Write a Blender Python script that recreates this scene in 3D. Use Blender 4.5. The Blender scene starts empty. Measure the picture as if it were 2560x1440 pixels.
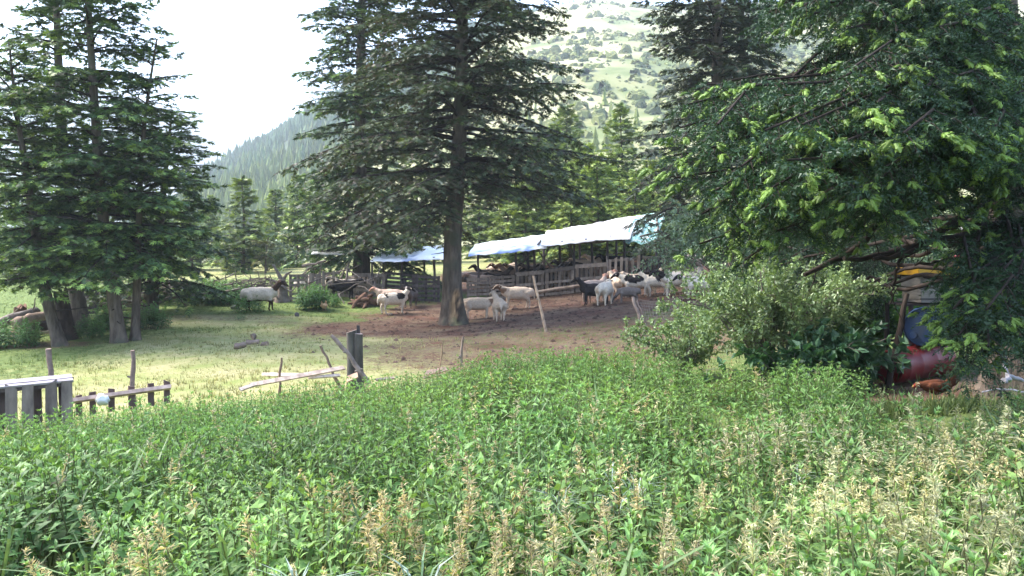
import bpy, bmesh, math, random
import numpy as np
from mathutils import Vector, Matrix

random.seed(7)
RNG = np.random.default_rng(7)
SC = bpy.context.scene
COL = SC.collection
R = math.radians

# ------------------------------------------------------------------ camera
F, CX, CY = 2009.0, 1280.0, 720.0          # the photograph's focal length in its own pixels
PITCH = math.atan(70.0 / F)
CAMZ = 2.0
cam_data = bpy.data.cameras.new('camera')
cam_data.sensor_width = 36.0
cam_data.lens = 36.0 * F / 2560.0
cam_data.clip_start = 0.05
cam_data.clip_end = 20000.0
cam = bpy.data.objects.new('camera', cam_data)
COL.objects.link(cam)
cam.location = (0, 0, CAMZ)
cam.rotation_euler = (R(90) - PITCH, 0, 0)
SC.camera = cam

# ------------------------------------------------------------------ light
SUN_DIR = Vector((-0.66, 0.22, 0.76)).normalized()      # towards the sun: high, from the left and a little ahead
SUN_EL = math.asin(SUN_DIR.z)
SUN_AZ = math.atan2(SUN_DIR.x, SUN_DIR.y)
world = bpy.data.worlds.new('World')
SC.world = world
world.use_nodes = True
wn = world.node_tree
bg = wn.nodes['Background']
sky = wn.nodes.new('ShaderNodeTexSky')
sky.sky_type = 'NISHITA'
sky.sun_disc = False
sky.sun_elevation = SUN_EL
sky.sun_rotation = SUN_AZ
sky.altitude = 1200
sky.air_density = 1.0
sky.dust_density = 4.0
sky.ozone_density = 1.0
wn.links.new(sky.outputs['Color'], bg.inputs['Color'])
bg.inputs['Strength'].default_value = 0.115
sun_data = bpy.data.lights.new('sun', 'SUN')
sun_data.energy = 1.5
sun_data.angle = R(24)
sun_data.color = (1.0, 0.95, 0.86)
sun = bpy.data.objects.new('sun', sun_data)
COL.objects.link(sun)
sun.rotation_euler = SUN_DIR.to_track_quat('Z', 'Y').to_euler()
vs = SC.view_settings
vs.view_transform = 'Standard'
vs.look = 'None'
vs.gamma = 1.0
vs.use_curve_mapping = False
vs.exposure = 3.25
SC.cycles.use_denoising = True
SC.cycles.max_bounces = 6
SC.cycles.diffuse_bounces = 3
SC.cycles.glossy_bounces = 2
SC.cycles.transmission_bounces = 3
SC.cycles.transparent_max_bounces = 6
SC.cycles.volume_bounces = 0
SC.cycles.sample_clamp_indirect = 6.0

# ------------------------------------------------------------------ measuring: a pixel of the photograph and a depth -> a point of the place
def ray(px, py):
    u = (px - CX) / F; v = (CY - py) / F
    c, s = math.cos(PITCH), math.sin(PITCH)
    return np.array([u, c + v * s, -s + v * c])
def W(px, py, d):
    r = ray(px, py)
    return np.array([0, 0, CAMZ]) + r * (d / r[1])

GP = [(-150, 1110, 9.5), (0, 1100, 9.5), (130, 1085, 10.2), (335, 1050, 11), (440, 1030, 11.5), (640, 1000, 12), (885, 962, 12.4), (1100, 955, 13.6), (1155, 945, 13.8),
      (-200, 880, 20), (300, 857, 20), (145, 862, 20), (200, 818, 23), (370, 785, 26), (0, 868, 20), (600, 880, 17.5), (650, 772, 28), (810, 782, 27),
      (960, 787, 27), (1135, 812, 24), (1250, 749, 31), (1400, 730, 31), (1550, 716, 31), (1650, 704, 31), (1500, 765, 24.5), (1600, 742, 26),
      (1700, 737, 26), (1350, 838, 19), (1600, 818, 19), (2050, 968, 10), (2335, 985, 9.3), (2500, 965, 9), (2700, 960, 9), (2400, 695, 24), (2100, 720, 22),
      (1500, 895, 15.5), (1250, 702, 36), (1400, 690, 36), (1560, 672, 36), (880, 718, 34), (740, 735, 31), (600, 682, 45), (400, 694, 42), (100, 722, 38),
      (-300, 740, 36), (1250, 656, 43), (1450, 644, 44), (600, 664, 60), (1700, 640, 36), (300, 672, 60), (1300, 640, 60), (2400, 640, 45), (2000, 650, 45)]
pts = [W(*g) for g in GP]
pts += [np.array(p, float) for p in [(0, 0, .45), (-5, 0, .38), (5, 0, .55), (0, 3, .42), (-3, 3, .36), (3, 3, .5), (-6, 6, .1), (0, 6, .28), (5, 6, .58),
        (8, 5, .75), (2.5, 6, .42), (-3, 6, .2), (0, -6, .6), (-8, -6, .4), (8, -6, .8), (0, -15, .9), (25, 10, 1.7), (-25, 10, -.5), (-25, 20, -.2), (25, 25, 2.0)]]
pts = np.array(pts)
def _phi(r2): return np.sqrt(r2 + 9.0)
_n = len(pts)
_A = np.zeros((_n + 3, _n + 3))
_d2 = ((pts[:, None, :2] - pts[None, :, :2]) ** 2).sum(-1)
_A[:_n, :_n] = _phi(_d2) + np.eye(_n) * -0.25
_A[:_n, _n] = 1; _A[:_n, _n + 1:] = pts[:, :2]
_A[_n:, :_n] = _A[:_n, _n:].T
_sol = np.linalg.solve(_A, np.concatenate([pts[:, 2], np.zeros(3)]))
def smooth(a, b, x):
    t = np.clip((x - a) / (b - a), 0, 1); return t * t * (3 - 2 * t)
def vnoise(x, y, seed=0):
    """smooth value noise on the plane, 0..1"""
    x = np.asarray(x, float); y = np.asarray(y, float)
    xi = np.floor(x).astype(np.int64); yi = np.floor(y).astype(np.int64)
    fx = x - xi; fy = y - yi
    fx = fx * fx * (3 - 2 * fx); fy = fy * fy * (3 - 2 * fy)
    def h(a, b):
        n = (a * 374761393 + b * 668265263 + seed * 974634777) & 0x7fffffff
        n = ((n ^ (n >> 13)) * 1274126177) & 0x7fffffff
        return ((n ^ (n >> 16)) & 0xffff) / 65535.0
    return (h(xi, yi) * (1 - fx) + h(xi + 1, yi) * fx) * (1 - fy) + (h(xi, yi + 1) * (1 - fx) + h(xi + 1, yi + 1) * fx) * fy
def fbm(x, y, seed=0, oct=3):
    s = 0; a = .5; t = 0
    for k in range(oct):
        s = s + a * vnoise(x * 2 ** k, y * 2 ** k, seed + k); t += a; a *= .5
    return s / t
def gz(x, y):
    """height of the ground"""
    x = np.asarray(x, float); y = np.asarray(y, float)
    sh = np.broadcast(x, y).shape
    xf = np.broadcast_to(x, sh).ravel(); yf = np.broadcast_to(y, sh).ravel()
    out = np.empty(len(xf))
    for i in range(0, len(xf), 20000):
        a = xf[i:i + 20000]; b = yf[i:i + 20000]
        ac = np.clip(a, -34, 34); bc = np.clip(b, -16, 62)
        d2 = (ac[:, None] - pts[None, :, 0]) ** 2 + (bc[:, None] - pts[None, :, 1]) ** 2
        z = _phi(d2) @ _sol[:_n] + _sol[_n] + _sol[_n + 1] * ac + _sol[_n + 2] * bc
        r = np.hypot(a, b - 20)
        far = 1.9 + np.clip(r - 60, 0, 400) * 0.012
        z = z + (far - z) * smooth(32, 60, r)
        near = 1 - smooth(40, 70, r)
        z = z + near * ((fbm(a * .9, b * .9, 3) - .5) * .12 + (fbm(a * 3.1, b * 3.1, 9) - .5) * .05)
        out[i:i + 20000] = z
    return out.reshape(sh) if sh else float(out[0])
def G(px, d):
    """ground point at depth d in the photograph's column px"""
    x = (px - CX) / F * d
    return np.array([x, d, float(gz(x, d))])
def hit(px, py, lo=6.0, hi=60.0):
    """where the sight line of a pixel meets the ground"""
    ds = np.linspace(lo, hi, 240)
    r = ray(px, py)
    P = np.array([0, 0, CAMZ])[None] + r[None] * (ds / r[1])[:, None]
    dz = P[:, 2] - gz(P[:, 0], P[:, 1])
    k = np.where(dz <= 0)[0]
    d = ds[k[0]] if len(k) else hi
    x = r[0] / r[1] * d
    return np.array([x, d, float(gz(x, d))])
def project(P):
    P = np.asarray(P, float)
    c, s = math.cos(PITCH), math.sin(PITCH)
    y = P[..., 1]; z = P[..., 2] - CAMZ
    dep = y * c - z * s; up = y * s + z * c
    return CX + F * P[..., 0] / dep, CY - F * up / dep

# ------------------------------------------------------------------ objects
def tag(o, label=None, cat=None, group=None, kind=None):
    if label: o['label'] = label
    if cat: o['category'] = cat
    if group: o['group'] = group
    if kind: o['kind'] = kind
    return o
def thing(name, loc=(0, 0, 0), label=None, cat=None, group=None):
    o = bpy.data.objects.new(name, None)
    o.empty_display_size = .2
    COL.objects.link(o)
    o.location = Vector([float(v) for v in loc])
    return tag(o, label, cat, group)
class Geo:
    """collects triangles with a colour per point"""
    def __init__(s): s.v = []; s.f = []; s.c = []; s.n = 0
    def add(s, v, f, c=(1, 1, 1)):
        v = np.asarray(v, float).reshape(-1, 3); f = np.asarray(f, int).reshape(-1, 3)
        c = np.asarray(c, float)
        if c.ndim == 1: c = np.tile(c, (len(v), 1))
        s.v.append(v); s.f.append(f + s.n); s.c.append(c); s.n += len(v)
        return s
    def arrays(s):
        if not s.v: return np.zeros((0, 3)), np.zeros((0, 3), int), np.zeros((0, 3))
        return np.concatenate(s.v), np.concatenate(s.f), np.concatenate(s.c)
TRIS = {'n': 0}
def mesh_from(name, v, f, c, mat, smooth_=False):
    me = bpy.data.meshes.new(name)
    nv, nf = len(v), len(f)
    me.vertices.add(nv); me.loops.add(nf * 3); me.polygons.add(nf)
    me.vertices.foreach_set('co', np.ascontiguousarray(v, np.float32).ravel())
    me.loops.foreach_set('vertex_index', np.ascontiguousarray(f, np.int32).ravel())
    me.polygons.foreach_set('loop_start', np.arange(0, nf * 3, 3, dtype=np.int32))
    me.polygons.foreach_set('use_smooth', np.full(nf, bool(smooth_)))
    me.update(calc_edges=True)
    ca = me.color_attributes.new('col', 'FLOAT_COLOR', 'POINT')
    cc = np.ones((nv, 4), np.float32); cc[:, :3] = c
    ca.data.foreach_set('color', cc.ravel())
    me.materials.append(mat)
    TRIS['n'] += nf
    return me
def build(name, geo, mat, parent=None, smooth_=False, origin=None):
    """link collected triangles as ONE mesh object; points are world points, re-based on the parent or on origin"""
    v, f, c = geo.arrays() if isinstance(geo, Geo) else geo
    base = np.zeros(3)
    if parent is not None:
        p = parent
        while p is not None: base = base + np.array(p.location); p = p.parent
    elif origin is not None: base = np.asarray(origin, float)
    me = mesh_from(name, v - base, f, c, mat, smooth_)
    o = bpy.data.objects.new(name, me)
    COL.objects.link(o)
    if parent is not None: o.parent = parent
    elif origin is not None: o.location = Vector([float(q) for q in origin])
    return o
def copy_tree(root, loc, rotz=0.0, scale=1.0):
    r = root.copy(); COL.objects.link(r)
    r.location = Vector([float(q) for q in loc]); r.rotation_euler = (0, 0, rotz); r.scale = (scale,) * 3 if np.isscalar(scale) else scale
    for ch in list(root.children):
        c = ch.copy(); COL.objects.link(c); c.parent = r
        for g in list(ch.children):
            d = g.copy(); COL.objects.link(d); d.parent = c
    return r

# ------------------------------------------------------------------ shapes
def unit(v):
    v = np.asarray(v, float); return v / np.maximum(np.linalg.norm(v, axis=-1, keepdims=True), 1e-9)
def tube(path, rad, seg=8, cap=True, wob=0.0, rng=None, col=(1, 1, 1), capcol=None):
    P = np.asarray(path, float); n = len(P)
    rad = np.broadcast_to(np.asarray(rad, float), (n,))
    T = unit(np.gradient(P, axis=0))
    up = np.array([0, 0, 1.0]) if abs(T[0][2]) < .9 else np.array([1.0, 0, 0])
    A = unit(np.cross(T, up)); B = np.cross(T, A)
    th = np.arange(seg) / seg * 2 * math.pi
    rr = rad[:, None] * np.ones((1, seg))
    if wob and rng is not None: rr = rr * (1 + wob * (rng.random((n, seg)) - .5) * 2)
    V = P[:, None] + rr[..., None] * (np.cos(th)[None, :, None] * A[:, None] + np.sin(th)[None, :, None] * B[:, None])
    V = V.reshape(-1, 3)
    i = np.arange(n - 1)[:, None] * seg; j = np.arange(seg)[None]; k = (j + 1) % seg
    a = (i + j).ravel(); b = (i + k).ravel(); c = (i + seg + k).ravel(); d = (i + seg + j).ravel()
    Fc = np.concatenate([np.stack([a, b, c], 1), np.stack([a, c, d], 1)])
    C = np.tile(np.asarray(col, float), (len(V), 1)) if np.ndim(col) == 1 else np.asarray(col)
    if cap:
        for ring, ctr, flip in ((0, P[0], True), ((n - 1) * seg, P[-1], False)):
            base = len(V)
            cap_ring = V[ring:ring + seg]
            V = np.concatenate([V, cap_ring, ctr[None]])
            jj = np.arange(seg); kk = (jj + 1) % seg
            t = np.stack([base + jj, base + kk, np.full(seg, base + seg)], 1)
            if flip: t = t[:, ::-1]
            Fc = np.concatenate([Fc, t])
            cc = capcol if capcol is not None else (C[ring] if len(C) else (1, 1, 1))
            C = np.concatenate([C, np.tile(np.asarray(cc, float), (seg + 1, 1))])
    return V, Fc, C
def bez(p0, p1, p2, n):
    t = np.linspace(0, 1, n)[:, None]
    return (1 - t) ** 2 * np.asarray(p0) + 2 * t * (1 - t) * np.asarray(p1) + t * t * np.asarray(p2)
def crooked(p0, p1, n, amp, rng):
    t = np.linspace(0, 1, n)[:, None]
    P = np.asarray(p0) * (1 - t) + np.asarray(p1) * t
    w = np.cumsum(rng.normal(size=(n, 3)), 0) * amp / math.sqrt(n)
    w = w - t * w[-1]
    w[0] = 0
    return P + w
def plank_geo(p0, p1, width, thick, face, rng=None, rough=.04, col=(1, 1, 1)):
    """a board from p0 to p1 (centres of its ends); face = the direction its broad side looks"""
    p0 = np.asarray(p0, float); p1 = np.asarray(p1, float)
    t = unit(p1 - p0); f = np.asarray(face, float); f = unit(f - t * (f @ t)); s = np.cross(t, f)
    rng = rng or RNG
    V = []
    for k, q in enumerate((0.0, .5, 1.0)):
        c = p0 + (p1 - p0) * q + f * (rng.normal() * thick * .15)
        w = width * (1 + rng.normal() * rough); th = thick
        sk = rng.normal() * width * .12 if k != 1 else 0
        for a, b in ((-1, -1), (1, -1), (1, 1), (-1, 1)):
            V.append(c + s * a * w / 2 + f * b * th / 2 + t * sk * a)
    V = np.array(V); Q = []
    for k in (0, 1):
        o = k * 4
        for j in range(4): Q.append((o + j, o + (j + 1) % 4, o + 4 + (j + 1) % 4, o + 4 + j))
    Q += [(3, 2, 1, 0), (8, 9, 10, 11)]
    # every face its own points, so that edges stay crisp
    vv = []; ff = []
    for q in Q:
        b = len(vv); vv += [V[i] for i in q]; ff += [(b, b + 1, b + 2), (b, b + 2, b + 3)]
    tone = 1 + rng.normal() * .12
    return np.array(vv), np.array(ff), np.tile(np.asarray(col, float) * tone, (len(vv), 1))
def plank(name, p0, p1, width, thick, face, mat, parent=None, rng=None, col=(1, 1, 1), rough=.04):
    g = Geo().add(*plank_geo(p0, p1, width, thick, face, rng, rough, col))
    return build(name, g, mat, parent, origin=None if parent is not None else p0)
def stick(name, p0, p1, r0, r1, mat, parent=None, n=7, seg=7, amp=.03, rng=None, col=(1, 1, 1), capcol=None, wob=.12):
    rng = rng or RNG
    P = crooked(p0, p1, n, amp, rng)
    g = Geo().add(*tube(P, np.linspace(r0, r1, n) * (1 + rng.normal(size=n) * .06), seg, True, wob, rng, col, capcol))
    return build(name, g, mat, parent, True, origin=None if parent is not None else p0)
def scatter(T, pos, X, Y, Z, size, tint):
    """copies of a template (points, triangles, colours) at pos with axes X, Y, Z -> arrays"""
    tv, tf, tc = T
    n, k = len(pos), len(tv)
    size = np.broadcast_to(size, (n,))
    V = (tv[None, :, 0:1] * X[:, None] + tv[None, :, 1:2] * Y[:, None] + tv[None, :, 2:3] * Z[:, None]) * size[:, None, None] + pos[:, None]
    Fc = tf[None] + (np.arange(n) * k)[:, None, None]
    C = tc[None] * tint[:, None]
    return V.reshape(-1, 3), Fc.reshape(-1, 3), C.reshape(-1, 3)
def frames(D, up=(0, 0, 1), roll=None):
    D = unit(D); S = np.cross(np.asarray(up, float)[None] if np.ndim(up) == 1 else up, D)
    S = unit(S + 1e-6); N = np.cross(D, S)
    if roll is not None:
        c = np.cos(roll)[:, None]; s = np.sin(roll)[:, None]
        S, N = S * c + N * s, N * c - S * s
    return D, S, N

# ------------------------------------------------------------------ materials
def mat_new(name):
    m = bpy.data.materials.new(name); m.use_nodes = True
    nt = m.node_tree
    return m, nt, nt.nodes['Principled BSDF']
def node(nt, kind, **kw):
    n = nt.nodes.new(kind)
    for k, v in kw.items(): setattr(n, k, v)
    return n
def mix_col(nt, a, b, fac, mode='MIX'):
    n = nt.nodes.new('ShaderNodeMix'); n.data_type = 'RGBA'; n.blend_type = mode
    for sock, v in ((n.inputs['Factor'], fac), (n.inputs[6], a), (n.inputs[7], b)):
        if hasattr(v, 'links') or isinstance(v, bpy.types.NodeSocket): nt.links.new(v, sock)
        else: sock.default_value = v if not isinstance(v, tuple) else (*v, 1.0)[:4]
    return n.outputs[2]
def noise_fac(nt, scale, detail=4, lo=.35, hi=.65, coord='Object', stretch=None, rough=.6):
    tc = nt.nodes.new('ShaderNodeTexCoord')
    if coord != 'World':
        src = tc.outputs[coord]
    else:
        src = nt.nodes.new('ShaderNodeNewGeometry').outputs['Position']
    if stretch:
        mp = nt.nodes.new('ShaderNodeMapping'); mp.inputs['Scale'].default_value = stretch
        nt.links.new(src, mp.inputs['Vector']); src = mp.outputs['Vector']
    n = nt.nodes.new('ShaderNodeTexNoise')
    n.inputs['Scale'].default_value = scale; n.inputs['Detail'].default_value = detail; n.inputs['Roughness'].default_value = rough
    nt.links.new(src, n.inputs['Vector'])
    mr = nt.nodes.new('ShaderNodeMapRange')
    mr.inputs['From Min'].default_value = lo; mr.inputs['From Max'].default_value = hi
    nt.links.new(n.outputs['Fac'], mr.inputs['Value'])
    return mr.outputs['Result'], n.outputs['Fac']
def position(nt): return nt.nodes.new('ShaderNodeNewGeometry').outputs['Position']
def attr_col(nt):
    a = nt.nodes.new('ShaderNodeAttribute'); a.attribute_name = 'col'; return a.outputs['Color']
def bump(nt, b, h, strength, dist):
    n = nt.nodes.new('ShaderNodeBump'); n.inputs['Strength'].default_value = strength; n.inputs['Distance'].default_value = dist
    nt.links.new(h, n.inputs['Height']); nt.links.new(n.outputs['Normal'], b.inputs['Normal'])
def rough_mat(name, c1, c2, scale, rough=.85, stretch=None, bmp=.5, dist=.02, c3=None, scale3=1.0, spec=.3, detail=5, coord='Object'):
    """two-tone noise times the colour attribute"""
    m, nt, b = mat_new(name)
    f, h = noise_fac(nt, scale, detail, .3, .7, coord, stretch)
    c = mix_col(nt, c1, c2, f)
    if c3 is not None:
        f3, _ = noise_fac(nt, scale3, 3, .5, .62, coord)
        c = mix_col(nt, c, c3, f3)
    c = mix_col(nt, c, attr_col(nt), 1.0, 'MULTIPLY')
    nt.links.new(c, b.inputs['Base Color'])
    b.inputs['Roughness'].default_value = rough
    b.inputs['Specular IOR Level'].default_value = spec
    if bmp: bump(nt, b, h, bmp, dist)
    return m
def leaf_mat(name, rough=.5, transl=.3, var=.25, scale=1.5, spec=.4, tint=(1, 1, 1)):
    m, nt, b = mat_new(name)
    f, _ = noise_fac(nt, scale, 2, .3, .7, 'World')
    c = attr_col(nt)
    mul = nt.nodes.new('ShaderNodeMapRange')
    mul.inputs['To Min'].default_value = 1 - var; mul.inputs['To Max'].default_value = 1 + var
    nt.links.new(f, mul.inputs['Value'])
    hs = nt.nodes.new('ShaderNodeHueSaturation')
    nt.links.new(mul.outputs['Result'], hs.inputs['Value']); nt.links.new(c, hs.inputs['Color'])
    c = mix_col(nt, hs.outputs['Color'], (*tint, 1.0), 1.0, 'MULTIPLY')
    nt.links.new(c, b.inputs['Base Color'])
    b.inputs['Roughness'].default_value = rough
    b.inputs['Specular IOR Level'].default_value = spec
    tr = nt.nodes.new('ShaderNodeBsdfTranslucent')
    tc = mix_col(nt, c, (1.0, 1.0, .55, 1.0), 1.0, 'MULTIPLY')
    nt.links.new(tc, tr.inputs['Color'])
    mx = nt.nodes.new('ShaderNodeMixShader'); mx.inputs['Fac'].default_value = transl
    nt.links.new(b.outputs['BSDF'], mx.inputs[1]); nt.links.new(tr.outputs['BSDF'], mx.inputs[2])
    nt.links.new(mx.outputs['Shader'], nt.nodes['Material Output'].inputs['Surface'])
    return m
M = {}
M['bark'] = rough_mat('fir_bark', (.050, .038, .030), (.165, .130, .102), 9, .95, (1, 1, .22), 1.0, .07, (.085, .085, .06), 1.3, .1)
M['twig'] = rough_mat('dead_twig', (.10, .08, .065), (.20, .17, .14), 5, .9, None, .3, .01, spec=.15)
M['limb'] = rough_mat('dark_limb', (.022, .016, .013), (.050, .038, .031), 6, .95, None, .6, .02, spec=.1)
M['needle'] = leaf_mat('fir_needles', .55, .18, .28, .9, .3)
M['leaf'] = leaf_mat('nettle_leaf', .55, .34, .22, .8, .3)
M['shrub'] = leaf_mat('shrub_leaf', .45, .3, .22, 1.4, .45)
M['grassblade'] = leaf_mat('grass_blade', .6, .3, .25, .7, .3)
M['oldwood'] = rough_mat('weathered_board', (.125, .098, .080), (.31, .255, .205), 9, .88, (1.0, 1.0, .35), .4, .006, spec=.25)
M['greywood'] = rough_mat('grey_plank', (.17, .15, .15), (.36, .33, .34), 14, .75, (.3, 1, 1), .35, .005, spec=.35)
M['darkwood'] = rough_mat('dark_damp_board', (.045, .036, .034), (.12, .10, .095), 10, .9, (1, 1, .3), .4, .006, spec=.2)
M['branch'] = rough_mat('dry_branch', (.085, .066, .056), (.25, .205, .17), 6, .92, None, .5, .015, spec=.15)
M['log'] = rough_mat('fallen_log', (.11, .09, .08), (.30, .26, .23), 5, .9, None, .6, .03, spec=.2)
# ================================================================== SETTING
# ------------------------------------------------------------------ ground
def axis(dense_lo, dense_hi, step, far):
    a = list(np.arange(dense_lo, dense_hi + step / 2, step))
    s = step
    while a[-1] < far: s *= 1.22; a.append(a[-1] + s)
    s = step
    while a[0] > -far: s *= 1.22; a.insert(0, a[0] - s)
    return np.clip(np.array(a), -far, far)
gx_ = axis(-22, 22, .34, 2250); gy_ = axis(1, 48, .34, 2250)
GX, GY = np.meshgrid(gx_, gy_)
GZ = gz(GX, GY)
def ell(x, y, cx, cy, rx, ry, rot=0.0):
    c, s = math.cos(rot), math.sin(rot)
    dx, dy = x - cx, y - cy
    return 1 - np.sqrt(((dx * c + dy * s) / rx) ** 2 + ((-dx * s + dy * c) / ry) ** 2)
def ground_mask(x, y):
    n = (fbm(x * .55, y * .55, 21) - .5) * .9 + (fbm(x * 2.3, y * 2.3, 31) - .5) * .5
    dirt = np.maximum(ell(x, y, 2.5, 26.5, 8.5, 6.0, .05), ell(x, y, -1.5, 23.0, 5.4, 3.6))
    dirt = np.maximum(dirt, ell(x, y, 3.5, 36, 8, 6))
    dirt = np.clip(smooth(-.12, .30, dirt + n * .35), 0, 1)
    bank = np.maximum(ell(x, y, -9.0, 25.6, 2.6, 1.2, .25), ell(x, y, -6.9, 24.3, 1.4, .8))
    dirt = np.maximum(dirt, .42 * smooth(-.1, .35, bank + n * .5))
    mid = ell(x, y, 1.6, 17.6, 6.4, 5.8, -.1)                      # worn brown turf on the near side of the yard
    worn = smooth(-.2, .55, mid + n * .4)
    dirt = np.maximum(dirt, .64 * worn)
    roots = np.maximum(ell(x, y, -11.6, 20.0, 1.6, .7), ell(x, y, -13.2, 22.5, 2.2, .9))
    dirt = np.maximum(dirt, .6 * smooth(-.1, .4, roots + n * .6))
    hen = np.maximum(ell(x, y, 5.0, 9.3, 1.7, 1.1), ell(x, y, 6.5, 9.5, 1.8, 1.2))
    dirt = np.maximum(dirt, smooth(-.05, .35, hen + n * .3))
    straw = np.maximum(ell(x, y, -4.8, 15.0, 6.0, 4.2, .2), ell(x, y, -7.5, 12.8, 5.5, 2.2, .1))
    straw = np.maximum(straw, .9 * ell(x, y, -5.5, 20.0, 4.6, 4.6, .1)); straw = np.maximum(straw, ell(x, y, -8.6, 24.6, 3.4, 2.0, .2))
    straw = np.clip(smooth(-.25, .5, straw + n * .45), 0, 1)
    meadow = smooth(36, 42, y) * (1 - smooth(70, 110, y)) * smooth(-24, -17, x)
    straw = np.maximum(straw, .8 * meadow)
    return dirt, straw
mD, mS = ground_mask(GX, GY)
gv = np.stack([GX.ravel(), GY.ravel(), GZ.ravel()], 1)
nx, ny = len(gx_), len(gy_)
I = (np.arange(ny - 1)[:, None] * nx + np.arange(nx - 1)[None]).ravel()
gf = np.concatenate([np.stack([I, I + 1, I + nx + 1], 1), np.stack([I, I + nx + 1, I + nx], 1)])
gc = np.stack([mD.ravel(), mS.ravel(), np.zeros(nx * ny)], 1)
def ground_mat():
    m, nt, b = mat_new('pasture_ground')
    sep = nt.nodes.new('ShaderNodeSeparateColor'); nt.links.new(attr_col(nt), sep.inputs['Color'])
    f1, h1 = noise_fac(nt, 6.0, 6, .35, .65, 'World')
    f2, h2 = noise_fac(nt, 1.1, 4, .35, .68, 'World')
    f3, h3 = noise_fac(nt, 24.0, 5, .35, .65, 'World')
    green = mix_col(nt, (.085, .125, .034), (.155, .195, .058), f1)
    straw = mix_col(nt, (.28, .255, .11), (.42, .38, .20), f3)
    straw = mix_col(nt, straw, (.21, .24, .075), f2)
    soil = mix_col(nt, (.050, .022, .015), (.135, .064, .044), f1)
    soil = mix_col(nt, soil, (.16, .115, .075), f2)
    dk = nt.nodes.new('ShaderNodeMapRange'); dk.inputs['From Min'].default_value = .58; dk.inputs['From Max'].default_value = .68
    nt.links.new(h3, dk.inputs['Value'])
    soil = mix_col(nt, soil, (.032, .020, .016), dk.outputs['Result'])
    def edge(sock, lo, hi):
        a = nt.nodes.new('ShaderNodeMath'); a.operation = 'MULTIPLY_ADD'
        nt.links.new(h1, a.inputs[0]); a.inputs[1].default_value = .9; nt.links.new(sock, a.inputs[2])
        a2 = nt.nodes.new('ShaderNodeMath'); a2.operation = 'MULTIPLY_ADD'
        nt.links.new(h3, a2.inputs[0]); a2.inputs[1].default_value = .8; nt.links.new(a.outputs[0], a2.inputs[2])
        r = nt.nodes.new('ShaderNodeMapRange'); r.inputs['From Min'].default_value = lo + .85; r.inputs['From Max'].default_value = hi + .85
        nt.links.new(a2.outputs[0], r.inputs['Value']); return r.outputs['Result']
    c = mix_col(nt, green, straw, edge(sep.outputs['Green'], .25, .75))
    c = mix_col(nt, c, soil, edge(sep.outputs['Red'], .30, .68))
    nt.links.new(c, b.inputs['Base Color'])
    b.inputs['Roughness'].default_value = .95
    b.inputs['Specular IOR Level'].default_value = .12
    ad = nt.nodes.new('ShaderNodeMath'); ad.operation = 'MULTIPLY_ADD'
    nt.links.new(h3, ad.inputs[0]); ad.inputs[1].default_value = .5; nt.links.new(h1, ad.inputs[2])
    bump(nt, b, ad.outputs[0], .9, .08)
    return m
ground = build('ground', (gv, gf, gc), ground_mat(), None, True)
tag(ground, kind='structure')

# ------------------------------------------------------------------ hills: heightfields at their own distance
def hill(name, ridge, d0, d1, z0, px0, px1, nu, nv, mat, bumps, seed, curve=1.0, spill=.25, rad=.45):
    """a slope climbing from depth d0 to a ridge at d1; ridge = height of the skyline along the width"""
    u = np.linspace(px0, px1, nu)
    rp = np.array(ridge, float)
    ry = np.interp(u, rp[:, 0], rp[:, 1])
    t = np.concatenate([np.linspace(0, 1, nv), 1 + np.linspace(0, 1, 8)[1:] * spill])
    U, T = np.meshgrid(u, t)
    Dp = d0 + (d1 - d0) * T
    X = (U - CX) / F * d1 * (1 - rad + rad * np.minimum(Dp / d1, 1.3))
    top = np.array([W(px, py, d1)[2] for px, py in zip(u, ry)])[None]
    Tt = np.minimum(T, 1)
    Z = z0 + (top - z0) * Tt ** curve - np.maximum(T - 1, 0) * top * 1.4
    lump = (fbm(X / bumps, Dp / bumps, seed, 4) - .5) * bumps * .22 * np.sin(np.clip(Tt, 0, 1) * math.pi * .93)
    Z = Z + lump
    v = np.stack([X.ravel(), Dp.ravel(), Z.ravel()], 1)
    nV = len(t); J = (np.arange(nV - 1)[:, None] * nu + np.arange(nu - 1)[None]).ravel()
    f = np.concatenate([np.stack([J, J + 1, J + nu + 1], 1), np.stack([J, J + nu + 1, J + nu], 1)])
    o = build(name, (v, f, np.ones((len(v), 3))), mat, None, True)
    tag(o, kind='structure')
    return X, Dp, Z
def hill_mat(name, a, b_, c3, s1, s3):
    m, nt, b = mat_new(name)
    f, h = noise_fac(nt, s1, 6, .35, .65, 'World'); f3, _ = noise_fac(nt, s3, 4, .48, .6, 'World')
    c = mix_col(nt, a, b_, f); c = mix_col(nt, c, c3, f3)
    nt.links.new(c, b.inputs['Base Color']); b.inputs['Roughness'].default_value = .95; b.inputs['Specular IOR Level'].default_value = .1
    return m
far_ridge = [(-1500, 120), (-400, 100), (0, 165), (220, 195), (440, 268), (520, 305), (575, 328), (700, 345), (1000, 300), (1400, 260), (3200, 250)]
hill('far_mountain', far_ridge, 900, 1950, -2, -1500, 3200, 90, 22, hill_mat('far_slope', (.10, .13, .09), (.22, .21, .16), (.05, .08, .05), .004, .0016), 420, 5)
wood_ridge = [(-900, 640), (300, 610), (420, 560), (480, 500), (520, 452), (560, 420), (620, 385), (700, 340), (780, 285), (900, 215), (1010, 150), (1200, 60), (1500, 20), (2000, 0), (3000, -40)]
hx, hd, hz = hill('wooded_hill', wood_ridge, 150, 560, 0, -900, 3000, 130, 40, hill_mat('wooded_slope', (.035, .055, .025), (.075, .095, .04), (.13, .135, .065), .05, .02), 60, 11, .92, .25, .92)
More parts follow.
